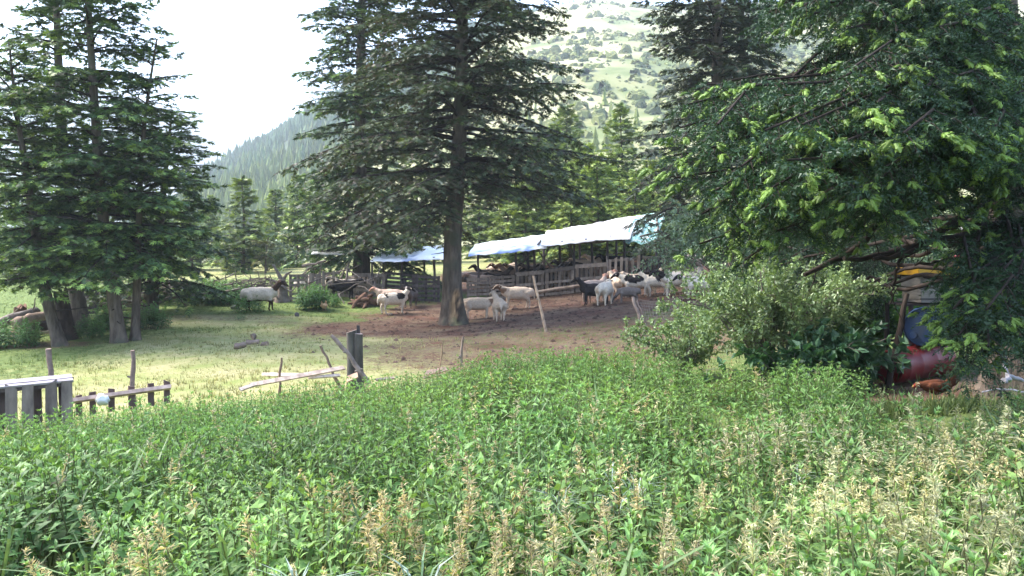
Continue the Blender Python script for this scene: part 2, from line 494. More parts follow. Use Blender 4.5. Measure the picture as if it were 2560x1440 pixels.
scrub_ridge = [(700, 720), (900, 640), (1010, 420), (1100, 230), (1190, 110), (1300, 40), (1400, 12), (1480, -4), (1560, 6), (1700, 20), (1900, 40), (2000, 30), (2200, 15), (2600, -20), (3300, -40)]
sx, sd, sz = hill('scrub_hill', scrub_ridge, 100, 430, 0.5, 700, 3300, 120, 44, hill_mat('scrub_slope', (.21, .205, .095), (.36, .335, .20), (.13, .155, .06), .12, .03), 45, 17, .95)

# trees on the slopes: small conifers and round bushes, real cones with ragged tiers
def far_conifer(rng, tiers=3, seg=5):
    g = Geo()
    for k in range(tiers):
        t = k / tiers
        z0 = .06 + .8 * t; z1 = min(1.0, z0 + .48 - .12 * t); r = .21 * (1 - t) ** .85 + .03
        th = np.arange(seg * 2) / (seg * 2) * 2 * math.pi + rng.random()
        rr = r * np.where(np.arange(seg * 2) % 2 == 0, 1, .55) * (1 + rng.normal(size=seg * 2) * .2)
        ring = np.stack([np.cos(th) * rr, np.sin(th) * rr, z0 - .02 * (np.arange(seg * 2) % 2 == 0) + rng.normal(size=seg * 2) * .015], 1)
        v = np.concatenate([ring, [[rng.normal() * .01, rng.normal() * .01, z1]]])
        j = np.arange(seg * 2)
        f = np.stack([j, (j + 1) % (seg * 2), np.full(seg * 2, seg * 2)], 1)
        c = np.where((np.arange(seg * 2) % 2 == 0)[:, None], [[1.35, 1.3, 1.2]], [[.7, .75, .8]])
        g.add(v, f, np.concatenate([c, [[1, 1, 1]]]))
    return g.arrays()
def bush_tpl(rng, n=11):
    """a rounded ragged bush of facing leaf clumps"""
    g = Geo()
    for k in range(n):
        d = unit(rng.normal(size=3)); d[2] = abs(d[2]) * .9
        p = d * np.array([.5, .5, .75]) * (.75 + .3 * rng.random())
        a = unit(np.cross(d, rng.normal(size=3))); b = np.cross(d, a); s = .34 + .2 * rng.random()
        v = np.array([p + a * s, p - a * s * .5 + b * s * .9, p - a * s * .5 - b * s * .9, p + d * s * .5])
        g.add(v, [(0, 1, 3), (1, 2, 3), (2, 0, 3)], np.array([1, 1, 1]) * (.75 + .5 * rng.random()))
    return g.arrays()
def hill_scatter(name, X, Dp, Z, n, keep, tpl_fn, ntpl, size, tint, mat, seed, tmax, pw=.75):
    rng = np.random.default_rng(seed)
    nv, nu = X.shape; nv = min(nv, tmax)
    # area-weighted picks over the slope's own grid
    i = rng.random(n * 3) ** pw * (nv - 1.001); j = rng.random(n * 3) * (nu - 1.001)
    i0 = i.astype(int); j0 = j.astype(int); a = (i - i0); b = (j - j0)
    def lerp(A): return (A[i0, j0] * (1 - b) + A[i0, j0 + 1] * b) * (1 - a) + (A[i0 + 1, j0] * (1 - b) + A[i0 + 1, j0 + 1] * b) * a
    P = np.stack([lerp(X), lerp(Dp), lerp(Z)], 1)
    px, py = project(P)
    k = keep(P, px, py, rng) & (px > -150) & (px < 2250)
    P = P[k][:n]
    out = Geo()
    tpls = [tpl_fn(rng) for _ in range(ntpl)]
    which = rng.integers(0, ntpl, len(P))
    for q in range(ntpl):
        Q = P[which == q]
        if not len(Q): continue
        az = rng.random(len(Q)) * 6.28
        Xa = np.stack([np.cos(az), np.sin(az), 0 * az], 1); Ya = np.stack([-np.sin(az), np.cos(az), 0 * az], 1)
        Za = np.tile([0, 0, 1.0], (len(Q), 1))
        s = size(Q, rng)
        v, f, c = scatter(tpls[q], Q - np.array([0, 0, .3]), Xa, Ya, Za, s, tint(Q, rng))
        out.add(v, f, c)
    o = build(name, out, mat, None, False)
    tag(o, kind='stuff')
    return o
M['farleaf'] = leaf_mat('far_foliage', .8, .1, .2, .03, .1)
def keep_w(P, px, py, rng):
    n = fbm(P[:, 0] / 38, P[:, 1] / 38, 4)
    low = P[:, 1] < 260
    return (px < 1450) & (~low | (n + rng.random(len(P)) * .25 < .80))
def size_w(Q, rng): return (5.0 + 4.0 * rng.random(len(Q))) * (1 + .15 * (Q[:, 1] > 400))
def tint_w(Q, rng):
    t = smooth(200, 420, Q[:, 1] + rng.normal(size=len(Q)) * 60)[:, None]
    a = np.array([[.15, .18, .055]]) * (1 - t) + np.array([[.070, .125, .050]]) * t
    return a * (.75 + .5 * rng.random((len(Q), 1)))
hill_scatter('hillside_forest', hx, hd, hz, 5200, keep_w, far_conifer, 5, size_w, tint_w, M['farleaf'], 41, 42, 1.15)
def keep_s(P, px, py, rng):
    n = fbm(P[:, 0] / 22, P[:, 1] / 22, 8)
    dens = np.where(P[:, 1] < 210, .95, np.where(P[:, 1] < 290, .62, .42))
    return (px > 900) & ((n - .5) * 1.5 + .42 + (rng.random(len(P)) - .5) * .45 < dens * .82)
def size_s(Q, rng): return (.6 + 2.8 * rng.random(len(Q)) ** 3.2)
def tint_s(Q, rng):
    a = np.where((rng.random(len(Q)) < .35)[:, None], np.array([[.085, .105, .05]]), np.array([[.19, .205, .08]]))
    return a * (.8 + .5 * rng.random((len(Q), 1)))
hill_scatter('hillside_scrub', sx, sd, sz, 7000, keep_s, bush_tpl, 5, size_s, tint_s, M['farleaf'], 43, 45)
def keep_sl(P, px, py, rng): return (px > 1050) & (P[:, 1] < 190) & (rng.random(len(P)) < .5)
hill_scatter('foothill_wood', sx, sd, sz, 260, keep_sl, far_conifer, 5, lambda Q, r: 2.5 + 3.0 * r.random(len(Q)),
             lambda Q, r: np.array([[.17, .20, .06]]) * (.6 + .6 * r.random((len(Q), 1))), M['farleaf'], 47, 16)

# ------------------------------------------------------------------ air
hz_ = bpy.data.meshes.new('haze')
bm = bmesh.new(); bmesh.ops.create_cube(bm, size=1.0); bm.to_mesh(hz_); bm.free()
haze = bpy.data.objects.new('haze', hz_); COL.objects.link(haze)
hm = bpy.data.materials.new('valley_air'); hm.use_nodes = True
hnt = hm.node_tree; hnt.nodes.clear()
ho = hnt.nodes.new('ShaderNodeOutputMaterial'); hv = hnt.nodes.new('ShaderNodeVolumePrincipled')
hv.inputs['Color'].default_value = (.80, .90, 1.0, 1); hv.inputs['Density'].default_value = 0.0006
hv.inputs['Anisotropy'].default_value = .2
hnt.links.new(hv.outputs['Volume'], ho.inputs['Volume'])
hz_.materials.append(hm)
hb = 4700.0
haze.scale = (hb, hb, 470); haze.location = (0, 0, 235 - 12)
tag(haze, kind='stuff')
# ================================================================== CONIFERS
def spray_tpl():
    """a fir shoot seen from afar: a middle finger and side fingers of needles"""
    V = []; Fc = []; Cc = []
    def finger(x0, ang, L, w, lift, n=1):
        d = np.array([math.cos(ang), math.sin(ang), lift]); q = np.array([-math.sin(ang), math.cos(ang), 0])
        p = np.array([x0, 0, 0]); i = len(V)
        k = .8 + .4 * ((len(Fc) * 7) % 5) / 4
        if n == 2:
            V.extend([p, p + d * L * .45 + q * w, p + d * L, p + d * L * .45 - q * w])
            Fc.extend([(i, i + 2, i + 1), (i, i + 3, i + 2)])
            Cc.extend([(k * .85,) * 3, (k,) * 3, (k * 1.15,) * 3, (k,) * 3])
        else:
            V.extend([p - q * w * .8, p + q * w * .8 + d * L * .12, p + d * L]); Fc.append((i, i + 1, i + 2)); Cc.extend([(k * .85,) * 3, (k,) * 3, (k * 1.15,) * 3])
    finger(0, 0, 1.0, .12, -.03, 2)
    finger(.10, .75, .58, .11, .10); finger(.18, -.8, .58, .11, .06)
    finger(.42, .7, .48, .10, -.10); finger(.48, -.65, .48, .10, .14)
    return np.array(V), np.array(Fc), np.array(Cc)
def brush_tpl(rng, n=16, w=.035, plump=1.0, droop=0.0):
    """a shoot seen near by: separate needles round a thin twig"""
    V = []; Fc = []; Cc = []
    for k in range(n):
        t = (k + .3) / n
        a = rng.normal() * 1.0 + (math.pi / 2 if k % 2 else -math.pi / 2) * .9
        side = np.array([0, math.sin(a), math.cos(a)])
        base = np.array([t * .86, 0, 0])
        L = .27 * plump * (1 - .35 * abs(t - .45)) * (.8 + .4 * rng.random())
        d = unit(np.array([.62, 0, 0]) + side)
        wv = unit(np.cross(d, side + rng.normal(size=3) * .3)) * w
        i = len(V)
        V += [base - wv, base + wv, base + d * L]
        Fc.append((i, i + 1, i + 2)); q = .75 + .5 * rng.random()
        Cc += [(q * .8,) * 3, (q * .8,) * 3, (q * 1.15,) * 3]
    return np.array(V), np.array(Fc), np.array(Cc)
def bud_tpl(rng, n=20):
    """a plump fresh shoot: soft new needles over a rounded core"""
    th = np.arange(6) / 6 * 6.283
    V = [(0, 0, 0)]
    for x, r in ((.22, .14), (.68, .15)):
        V += [(x, math.cos(t) * r * 1.1, math.sin(t) * r * .9) for t in th]
    V.append((1, 0, 0)); V = [np.array(q, float) for q in V]
    Fc = []
    for j in range(6):
        k = (j + 1) % 6
        Fc += [(0, 1 + k, 1 + j), (1 + j, 1 + k, 7 + k), (1 + j, 7 + k, 7 + j), (7 + j, 7 + k, 13)]
    Cc = [(.72, .74, .62)] * 14
    for k in range(n):
        t = rng.random(); a = rng.random() * 6.28
        side = np.array([0, math.cos(a) * 1.2, math.sin(a)])
        base = np.array([.05 + t * .85, 0, 0]) + side * .12
        d = unit(np.array([1.0, 0, 0]) + side); L = .19
        wv = unit(np.cross(d, side + rng.normal(size=3) * .4)) * .05
        i = len(V); V += [base - wv, base + wv, base + d * L]; Fc.append((i, i + 1, i + 2)); q = .8 + .45 * rng.random()
        Cc += [(q * .85,) * 3, (q * .85,) * 3, (q * 1.15, q * 1.15, q)]
    return np.array(V), np.array(Fc), np.array(Cc)
SPRAY = spray_tpl()
_tr = np.random.default_rng(3)
BRUSH = [brush_tpl(_tr, 11, .046) for _ in range(3)]
BUDS = [bud_tpl(_tr) for _ in range(2)]

def shoots_along(P, rng, spacing, twig, step, s0=.14, pitch=55, hang=.12, cap=.9):
    """side twigs along a limb and shoots along each twig -> positions, directions, tip flags, twig id"""
    seg = np.linalg.norm(np.diff(P, axis=0), axis=1); S = np.concatenate([[0], np.cumsum(seg)]); L = S[-1]
    n = max(3, int(L * (1 - s0) / spacing) * 2)
    s = np.linspace(L * s0, L * .995, n) + rng.normal(size=n) * spacing * .3
    s = np.clip(s, 0, L * .999)
    B = np.stack([np.interp(s, S, P[:, k]) for k in range(3)], 1)
    B2 = np.stack([np.interp(np.minimum(s + .05, L), S, P[:, k]) - np.interp(np.maximum(s - .05, 0), S, P[:, k]) for k in range(3)], 1)
    T = unit(B2)
    side = unit(np.cross(T, np.array([0, 0, 1.0])) + 1e-6)
    sg = np.where(np.arange(n) % 2 == 0, 1, -1)[:, None]
    an = np.radians(pitch + rng.normal(size=n) * 13)[:, None]
    D = unit(T * np.cos(an) + side * sg * np.sin(an) + np.array([0, 0, 1.0]) * (rng.normal(size=n)[:, None] * .16 - hang))
    ln = np.minimum(cap, twig * (L - s) + .12) * (.55 + .6 * rng.random(n)) + .06
    # the limb's own tip
    B = np.concatenate([B, P[-1:]]); D = np.concatenate([D, unit(P[-1:] - P[-2:-1])]); ln = np.concatenate([ln, [.22]])
    m = int(np.ceil(ln.max() / step)) + 1
    pos = []; dr = []; tip = []; tid = []
    for j in range(m):
        r = j * step + rng.random(len(ln)) * step * .5
        ok = r < ln
        last = ok & (r + step * 1.2 >= ln)
        if not ok.any(): break
        p = B + D * r[:, None] - np.array([0, 0, 1.0]) * (hang * .9 * r ** 2 / np.maximum(ln, .1))[:, None]
        sd = unit(np.cross(D, np.array([0, 0, 1.0])) + 1e-6)
        for q in (-1, 1):
            a = np.radians(42 + rng.normal(size=len(ln)) * 14)[:, None]
            d = unit(D * np.cos(a) + sd * q * np.sin(a) + rng.normal(size=(len(ln), 3)) * .12 - np.array([0, 0, hang * .8]))
            pos.append(p[ok]); dr.append(d[ok]); tip.append(last[ok]); tid.append(np.where(ok)[0])
        pos.append((p + D * step * .3)[last]); dr.append(unit(D - np.array([0, 0, hang]))[last]); tip.append(np.ones(last.sum(), bool)); tid.append(np.where(last)[0])
    return np.concatenate(pos), np.concatenate(dr), np.concatenate(tip), np.concatenate(tid), B, D, ln

def trunk_geo(path, r0, r1, rng, flare=.55, seg=18, rings=40, wound=None):
    P = np.asarray(path, float)
    t = np.linspace(0, 1, rings) ** 1.5
    S = np.linspace(0, 1, len(P))
    C = np.stack([np.interp(t, S, P[:, k]) for k in range(3)], 1)
    h = np.linalg.norm(C - C[0], axis=1)
    rad = r0 + (r1 - r0) * t
    V = np.zeros((rings, seg, 3)); Cc = np.ones((rings, seg, 3))
    th = np.arange(seg) / seg * 2 * math.pi
    lob = rng.random(5) * 6.28
    for i in range(rings):
        fl = flare * math.exp(-h[i] / (r0 * 1.7))
        r = rad[i] * (1 + fl * (1 + .45 * np.sin(th * 3 + lob[0]) + .35 * np.sin(th * 5 + lob[1])))
        r = r * (1 + .035 * np.sin(th * 4 + lob[2] + h[i] * .6) + rng.normal(size=seg) * .015)
        V[i, :, 0] = C[i, 0] + np.cos(th) * r; V[i, :, 1] = C[i, 1] + np.sin(th) * r; V[i, :, 2] = C[i, 2] - (.12 if i == 0 else 0)
        Cc[i] *= (.85 + .3 * rng.random(seg))[:, None]
        if wound:
            az, z0, z1, half, depth = wound
            da = np.abs((th - az + math.pi) % (2 * math.pi) - math.pi)
            zz = (h[i] - z0) / (z1 - z0)
            if -.1 < zz < 1.1:
                w = half * math.sqrt(max(0.0, 1 - (2 * zz - 1) ** 2)) * (1.15 - .5 * zz)
                ins = np.clip((w - da) / (half * .35), 0, 1)
                lip = np.exp(-((da - w) / (half * .25)) ** 2)
                rr = np.linalg.norm(V[i, :, :2] - C[i, :2], axis=1)
                k = (1 - depth * ins + .09 * lip)
                V[i, :, 0] = C[i, 0] + np.cos(th) * rr * k; V[i, :, 1] = C[i, 1] + np.sin(th) * rr * k
                pale = np.array([3.4, 2.7, 1.8]) * (.55 + .8 * rng.random((seg, 1)))
                deepc = np.array([.5, .42, .38])
                inner = np.where(rng.random((seg, 1)) < .6, pale, deepc)
                Cc[i] = Cc[i] * (1 - ins[:, None]) + inner * ins[:, None]
    V = V.reshape(-1, 3); Cc = Cc.reshape(-1, 3)
    i = np.arange(rings - 1)[:, None] * seg; j = np.arange(seg)[None]; k = (j + 1) % seg
    a = (i + j).ravel(); b = (i + k).ravel(); c = (i + seg + k).ravel(); d = (i + seg + j).ravel()
    return V, np.concatenate([np.stack([a, b, c], 1), np.stack([a, c, d], 1)]), Cc
def path_at(P, z):
    P = np.asarray(P); return np.stack([np.interp(z, P[:, 2], P[:, k]) for k in range(3)], -1)

DARK = np.array([.034, .064, .030]); MID = np.array([.062, .112, .036]); TIPC = np.array([.16, .25, .055]); GREYB = np.array([.115, .092, .066])
def conifer(name, path, Rmax, zc, rng, r0, label, cat='fir tree', group=None, whorl=.45, per=5, spacing=.26, twig=.34, step=.15, size=.24, tipf=.30, deadf=.05,
            dark=DARK, mid=MID, tipc=TIPC, prof=None, e0=-12, e1=28, lumpy=.35, cut=11.5, thin=None, wound=None, flare=.42, arch=.10, skip=None, stubs=0, minimal=False):
    """path: trunk points, base to apex. zc: height over the base of the lowest limbs"""
    P = np.asarray(path, float); base = P[0]; H = P[-1][2] - base[2]
    root = thing(name, base, label, cat, group)
    g = Geo().add(*trunk_geo(P, r0, .02, rng, flare, 12 if minimal else 20, 16 if minimal else 44, wound))
    build('trunk', g, M['bark'], root, True)
    wood = Geo(); allp = []; alld = []; allc = []; alls = []; rolls = []
    z = zc
    sector = rng.random(6) * 6.28
    while z < H * .985:
        t = (z - zc) / (H - zc)
        n = max(3, int(round(per * (1 - .3 * t) + rng.normal() * .6)))
        a0 = rng.random() * 6.28
        for q in range(n):
            az = a0 + q * 6.283 / n + rng.normal() * .22
            zz = z + rng.normal() * whorl * .3
            if zz > H * .985 or zz < zc * .85: continue
            if prof is not None: rr = Rmax * float(np.interp(zz, prof[0], prof[1]))
            else: rr = Rmax * (1 - t) ** .72 * min(1, .62 + 2.2 * t)
            l = rr * (1 + lumpy * (math.sin(az * 2 + sector[0] + zz * .9) * .35 + rng.normal() * .28)) * (.8 + .2 * rng.random())
            l = max(.12, l)
            if skip is not None and skip(az, zz, rng): continue
            e = R(e0 + (e1 - e0) * t + rng.normal() * 5)
            p0 = path_at(P, base[2] + zz)
            dirv = np.array([math.cos(az) * math.cos(e), math.sin(az) * math.cos(e), math.sin(e)])
            p2 = p0 + dirv * l + np.array([0, 0, .06 * l * rng.normal()])
            p1 = (p0 + p2) / 2 + np.array([0, 0, arch * l]) + rng.normal(size=3) * .05 * l
            bp = bez(p0, p1, p2, 7)
            br = min(r0 * .34, .012 + .013 * l)
            if not minimal or l > 1.2:
                wood.add(*tube(bp, np.linspace(br, .006, 7), 4 if minimal else 5, False, 0, None, (1, 1, 1)))
            k = 1.0 if zz < cut else 1.7
            sp, sd, tip, tid, TB, TD, TL = shoots_along(bp, rng, spacing * k, twig, step * k, .10 if l < 1.5 else .2, hang=.10 + .10 * (1 - t))
            if not minimal and l > 1.0 and zz < cut:
                for m_ in range(0, len(TB) - 1, 3):
                    if TL[m_] > .3:
                        wood.add(*tube(np.stack([TB[m_], TB[m_] + TD[m_] * TL[m_] * .9 - np.array([0, 0, .05 * TL[m_]])]), [.007, .003], 3, False))
            u = rng.random(len(sp))
            c = dark[None] * (1 - u[:, None]) + mid[None] * u[:, None]
            outer = np.linalg.norm(sp[:, :2] - p0[None, :2], axis=1) / max(l, .3)
            fresh = tip & (rng.random(len(sp)) < tipf * (.4 + .9 * np.clip(outer, 0, 1))) & (rng.random() < .92)
            c[fresh] = tipc[None] * (.7 + .5 * rng.random((fresh.sum(), 1)))
            dead = rng.random(len(sp)) < deadf * (1.6 - np.clip(outer, 0, 1))
            c[dead] = GREYB[None] * (.6 + .7 * rng.random((dead.sum(), 1)))
            ok = rng.random(len(sp)) < (1 if thin is None else thin(az, zz, outer))
            allp.append(sp[ok]); alld.append(sd[ok]); allc.append(c[ok]); alls.append((size * k ** .5 * (.75 + .5 * rng.random(len(sp))) * np.where(dead, .8, 1.0))[ok])
        z += whorl * (.8 + .4 * rng.random()) * (1 - .35 * t)
    for q in range(stubs):
        zz = .5 + rng.random() * zc; az = rng.random() * 6.28; l = .25 + rng.random() * .7
        p0 = path_at(P, base[2] + zz)
        p2 = p0 + np.array([math.cos(az) * l, math.sin(az) * l, rng.normal() * .15 * l])
        wood.add(*tube(crooked(p0, p2, 4, .03, rng), np.linspace(.022, .006, 4), 4, False))
    p = np.concatenate(allp); d = np.concatenate(alld); c = np.concatenate(allc); s = np.concatenate(alls)
    X, Y, Z = frames(d, roll=rng.normal(size=len(d)) * .55)
    build('branches', wood, M['limb'], root, True)
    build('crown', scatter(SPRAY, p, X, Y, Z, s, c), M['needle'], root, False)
    return root

def tpath(px_pts, d, top_extra=None):
    """trunk through pixel points at depth d, started on the ground"""
    b = G(px_pts[0][0], d)
    P = [b - np.array([0, 0, .05])] + [W(x, y, d) for x, y in px_pts[1:]]
    if top_extra is not None:
        P.append(P[-1] + np.array(top_extra, float))
    P = np.array(P)
    n = 14
    S = np.concatenate([[0], np.cumsum(np.linalg.norm(np.diff(P, axis=0), axis=1))]); q = np.linspace(0, S[-1], n)
    return np.stack([np.interp(q, S, P[:, k]) for k in range(3)], 1)

rt = np.random.default_rng(101)
# the big fir in the middle of the yard
def main_thin(az, zz, outer): return np.where(zz > 7.4, .92, np.where(math.cos(az) > .25, .88, 1.0)) * np.ones_like(outer)
conifer('fir_tree', tpath([(1133, 812), (1128, 650), (1150, 330), (1158, 0)], 24, (.2, 0, 8.0)), 4.4, 3.0, rt, .30,
        'big old fir in the yard with a pale rotten hollow at its foot', group='tall fir trees round the pasture',
        skip=lambda az, zz, r: (math.cos(az) > -.1 and zz < 3.9) or zz < 3.35 or (zz > 5 and r.random() < .06), prof=([0, 3.0, 4.0, 5.5, 7.5, 9.5, 12, 18], [.80, .95, .92, .96, .92, .86, .66, .02]), whorl=.40, per=7, spacing=.18, twig=.40, step=.115, size=.19, tipf=.16, deadf=.30,
        dark=np.array([.046, .064, .036]), mid=np.array([.080, .112, .048]), tipc=np.array([.15, .20, .06]), e0=-14, e1=22, thin=main_thin, wound=(-1.15, .02, 1.15, .85, .45), flare=.75, arch=.13, cut=10.3, stubs=8)
# the fir behind it, over the left end of the pen
conifer('fir_tree', tpath([(905, 720), (900, 300), (905, 0)], 33.5, (.2, 0, 8.5)), 3.9, 1.6, rt, .34,
        'dense dark fir rising behind the left end of the sheep pen', group='tall fir trees round the pasture',
        prof=([0, 1.4, 3.0, 6.0, 8.5, 12, 18], [.70, .86, .95, .68, .58, .66, .02]), whorl=.46, per=6, spacing=.25, twig=.38, step=.155, size=.27, tipf=.38, deadf=.07, e0=-18, e1=20, cut=13.5)
# the clump on the left
LDARK = np.array([.042, .082, .034]); LMID = np.array([.085, .150, .042]); LTIP = np.array([.23, .33, .075])
def LSK(az, zz, r):
    # whole boughs missing here and there: open windows in the crowns
    return (math.sin(az * 1.5 + zz * 1.9) + math.sin(zz * 3.1 + az) * .8 + r.normal() * .5) > (1.45 if zz < 5 else 1.0)
LG = 'fir trees of the clump at the edge of the meadow'
conifer('fir_tree', tpath([(148, 862), (112, 730), (86, 560), (40, 270), (22, 105)], 20, None), 2.0, 1.9, rt, .15,
        'leaning fir with a dark stump against its foot, over the log pile', group=LG, whorl=.40, per=6, spacing=.18, twig=.40, step=.12, size=.20, skip=LSK, dark=LDARK, mid=LMID, tipc=LTIP, tipf=.50, e0=-14, e1=26, arch=.08, stubs=6,
        prof=([0, 1.5, 2.5, 4.5, 7, 8], [.8, .95, 1.0, .9, .4, .05]))
conifer('fir_tree', tpath([(202, 818), (172, 600), (150, 250), (140, 0)], 23, (-.1, 0, 4.0)), 2.9, 2.2, rt, .22,
        'tall fir whose thick foot stands behind two slimmer trunks', group=LG, whorl=.46, per=5, skip=LSK, dark=LDARK, mid=LMID, tipc=LTIP, spacing=.20, twig=.38, step=.135, size=.22, tipf=.40, e0=-12, e1=22, stubs=8,
        prof=([0, 2.0, 3.5, 6, 8, 10, 14], [.6, .75, .85, .8, .62, .66, .04]))
conifer('fir_tree', tpath([(298, 857), (272, 664), (250, 480), (226, 100), (220, 0)], 20, (-.1, 0, 4.2)), 2.8, 2.2, rt, .165,
        'tall fir with a pale scuffed trunk leaning left', group=LG, whorl=.44, per=6, skip=LSK, dark=LDARK, mid=LMID, tipc=LTIP, spacing=.18, twig=.38, step=.12, size=.20, tipf=.42, e0=-10, e1=22, stubs=10,
        prof=([0, 1.8, 3.0, 5.0, 7.0, 8.5, 12.5], [.55, .75, .80, .74, .58, .72, .04]))
conifer('fir_tree', tpath([(335, 853), (345, 620), (352, 400), (368, 250), (392, 97)], 20.4, None), 2.2, 2.1, rt, .115,
        'slim fir with a lichen-spotted trunk, twin to the pale scuffed trunk', group=LG, whorl=.38, per=6, skip=LSK, dark=LDARK, mid=LMID, tipc=LTIP, spacing=.18, twig=.40, step=.12, size=.19, tipf=.45, e0=-8, e1=24, stubs=10,
        prof=([0, 1.6, 2.6, 4.2, 5.6, 6.6, 7.8], [.75, .95, .95, .62, .42, .42, .04]))
conifer('fir_tree', tpath([(372, 785), (400, 560), (425, 320)], 26.5, (.1, 0, .6)), 2.5, 1.2, rt, .22,
        'bushy dark fir in front of the brush fence, its low boughs almost on the ground', group=LG, whorl=.42, per=6, spacing=.20, twig=.40, step=.15, size=.24, tipf=.34, e0=-16, e1=24,
        prof=([0, 1.0, 2.2, 4.2, 6.0, 7.0], [.75, .95, .92, .78, .45, .04]))
# behind on the right
conifer('fir_tree', tpath([(1795, 735), (1795, 300), (1792, 0)], 27, (0, 0, 8)), 3.7, 2.3, rt, .30,
        'tall dark fir beside the shed end, lighter hill showing at its left', group='tall fir trees round the pasture', whorl=.50, per=6, spacing=.24, twig=.38, step=.155, size=.26, tipf=.05, deadf=.12,
        dark=np.array([.036, .050, .030]), mid=np.array([.060, .078, .040]), prof=([0, 2.0, 3.5, 6.0, 8, 11, 17], [.75, .95, .92, .70, .66, .66, .03]), cut=11.5, e0=-14)
conifer('fir_tree', tpath([(1868, 735), (1860, 300), (1852, 0)], 29.5, (0, 0, 7.5)), 2.7, 2.6, rt, .22,
        'second trunk of the dark pair of firs', group='tall fir trees round the pasture', whorl=.52, per=5, spacing=.26, twig=.36, step=.17, size=.26, tipf=.06, deadf=.10,
        dark=np.array([.034, .048, .028]), mid=np.array([.058, .074, .038]), cut=12)

# young firs of the middle distance: three built, the others copied
YG = 'young firs at the back of the meadow'
YT = np.array([.21, .27, .06])
def young(loc, h, w, seed, label, bright):
    r = np.random.default_rng(seed)
    P = np.array([[loc[0], loc[1], loc[2] - .1], [loc[0] + .02 * h, loc[1], loc[2] + h * .5], [loc[0], loc[1], loc[2] + h]])
    S = np.linspace(0, 1, 10); P = np.stack([np.interp(S, [0, .5, 1], P[:, k]) for k in range(3)], 1)
    return conifer('young_fir', P, w, .25, r, .11, label, 'fir tree', YG, whorl=.42, per=6, spacing=.31, twig=.42, step=.22, size=.39, tipf=.62, deadf=.02,
                   dark=MID * (.9 * bright), mid=np.array([.09, .14, .04]) * bright, tipc=YT * bright, e0=-10, e1=34, lumpy=.45, minimal=True, flare=.2,
                   prof=([0, h * .1, h * .3, h * .6, h * .85, h], [.7, .92, .88, .56, .24, .02]))
ya = young(G(607, 44), 5.3, 1.85, 11, 'bright round-topped young fir standing clear between the meadow and the wooded hill', 1.0)
yb = young(G(1548, 50), 9.4, 2.6, 12, 'tall yellow-green young fir with a pointed top behind the white shed roof', 1.25)
yc = young(G(1490, 42), 5.4, 2.2, 13, 'bushy yellow-green fir close behind the white roof', 1.3)
ycopies = [(ya, 692, 52, .92, 'darker young fir between the round-topped one and the big dark fir'), (yb, 742, 50, .62, 'pointed young fir touching the dark fir behind the pen'),
           (yb, 530, 58, .55, 'far young fir at the clump side of the meadow'), (yc, 660, 62, .8, 'low broad young fir at the foot of the wooded hill'),
           (yb, 1418, 62, 1.30, 'pale green fir top showing over the big fir bough, against the bright hill'), (yc, 1425, 38.5, .72, 'small yellow-green fir peeping over the blue tarp'),
           (ya, 1640, 44, 1.0, 'yellow-green young fir beside the dark pair of firs'), (yc, 1590, 39, .8, 'low bushy young fir behind the white tarp'), (yb, 1345, 47, .75, 'young fir standing right behind the big fir trunk'),
           (ya, 1270, 44, .85, 'broad young fir behind the blue tarp'), (yc, 1040, 46, 1.0, 'young fir beyond the left end of the blue tarp'), (ya, 480, 50, 1.0, 'young fir nearly hidden by the clump boughs'),
           (yb, 1480, 66, .95, 'slim far fir left of the tallest yellow-green one'), (ya, 790, 56, 1.2, 'young fir partly behind the dark fir near the meadow'), (yb, 1200, 52, .8, 'young fir seen through the boughs of the big fir'),
           (yc, 60, 48, 1.1, 'young fir beyond the log pile'), (ya, -40, 55, 1.1, 'broad young fir at the far edge of the lower meadow'), (yb, 240, 62, .9, 'young fir seen between the trunks of the clump'), (yc, 390, 60, 1.0, 'young fir behind the slim trunk of the clump'),
           (yb, 1980, 50, 1.0, 'young fir in the gap beyond the near boughs'), (ya, 2150, 40, 1.0, 'young fir behind the wire fence'), (yc, 2350, 42, 1.2, 'bushy young fir behind the beehive'), (yb, 2520, 48, 1.1, 'young fir far behind the near fir trunk'),
           (yc, 1310, 42, .85, 'bright bushy fir behind the bleached blue tarp'), (yc, 1462, 46, 1.15, 'broad yellow-green fir behind the left part of the white tarp'), (yb, 1385, 53, .95, 'pointed green fir right of the big fir boughs'), (ya, 1255, 56, 1.3, 'large green fir behind the big fir trunk'),
           (ya, 1625, 53, 1.25, 'large yellow-green fir left of the dark pair'), (yc, 1690, 41, 1.05, 'low green fir at the foot of the dark pair'), (ya, 1520, 58, 1.4, 'broad fir filling the gap under the bright hill')]
for i, (src, px, d, sc, lab) in enumerate(ycopies):
    o = copy_tree(src, G(px, d) - np.array([0, 0, .1]), rt.random() * 6.28, sc * (.95 + .1 * rt.random()))
    o['label'] = lab
# a small thin pine in the meadow
rp = np.random.default_rng(5)
b_ = G(664, 43)
conifer('small_pine', np.array([b_ + np.array([.02 * k * k * .1, 0, .215 * k]) for k in range(10)]), .85, .75, rp, .06, 'small olive-coloured pine with a bare stem at the meadow edge', 'pine tree', None,
        whorl=.34, per=4, spacing=.3, twig=.4, step=.2, size=.34, tipf=.5, deadf=.15, dark=np.array([.10, .11, .04]), mid=np.array([.14, .14, .06]), tipc=np.array([.22, .21, .09]), minimal=True, lumpy=.7, flare=.1)
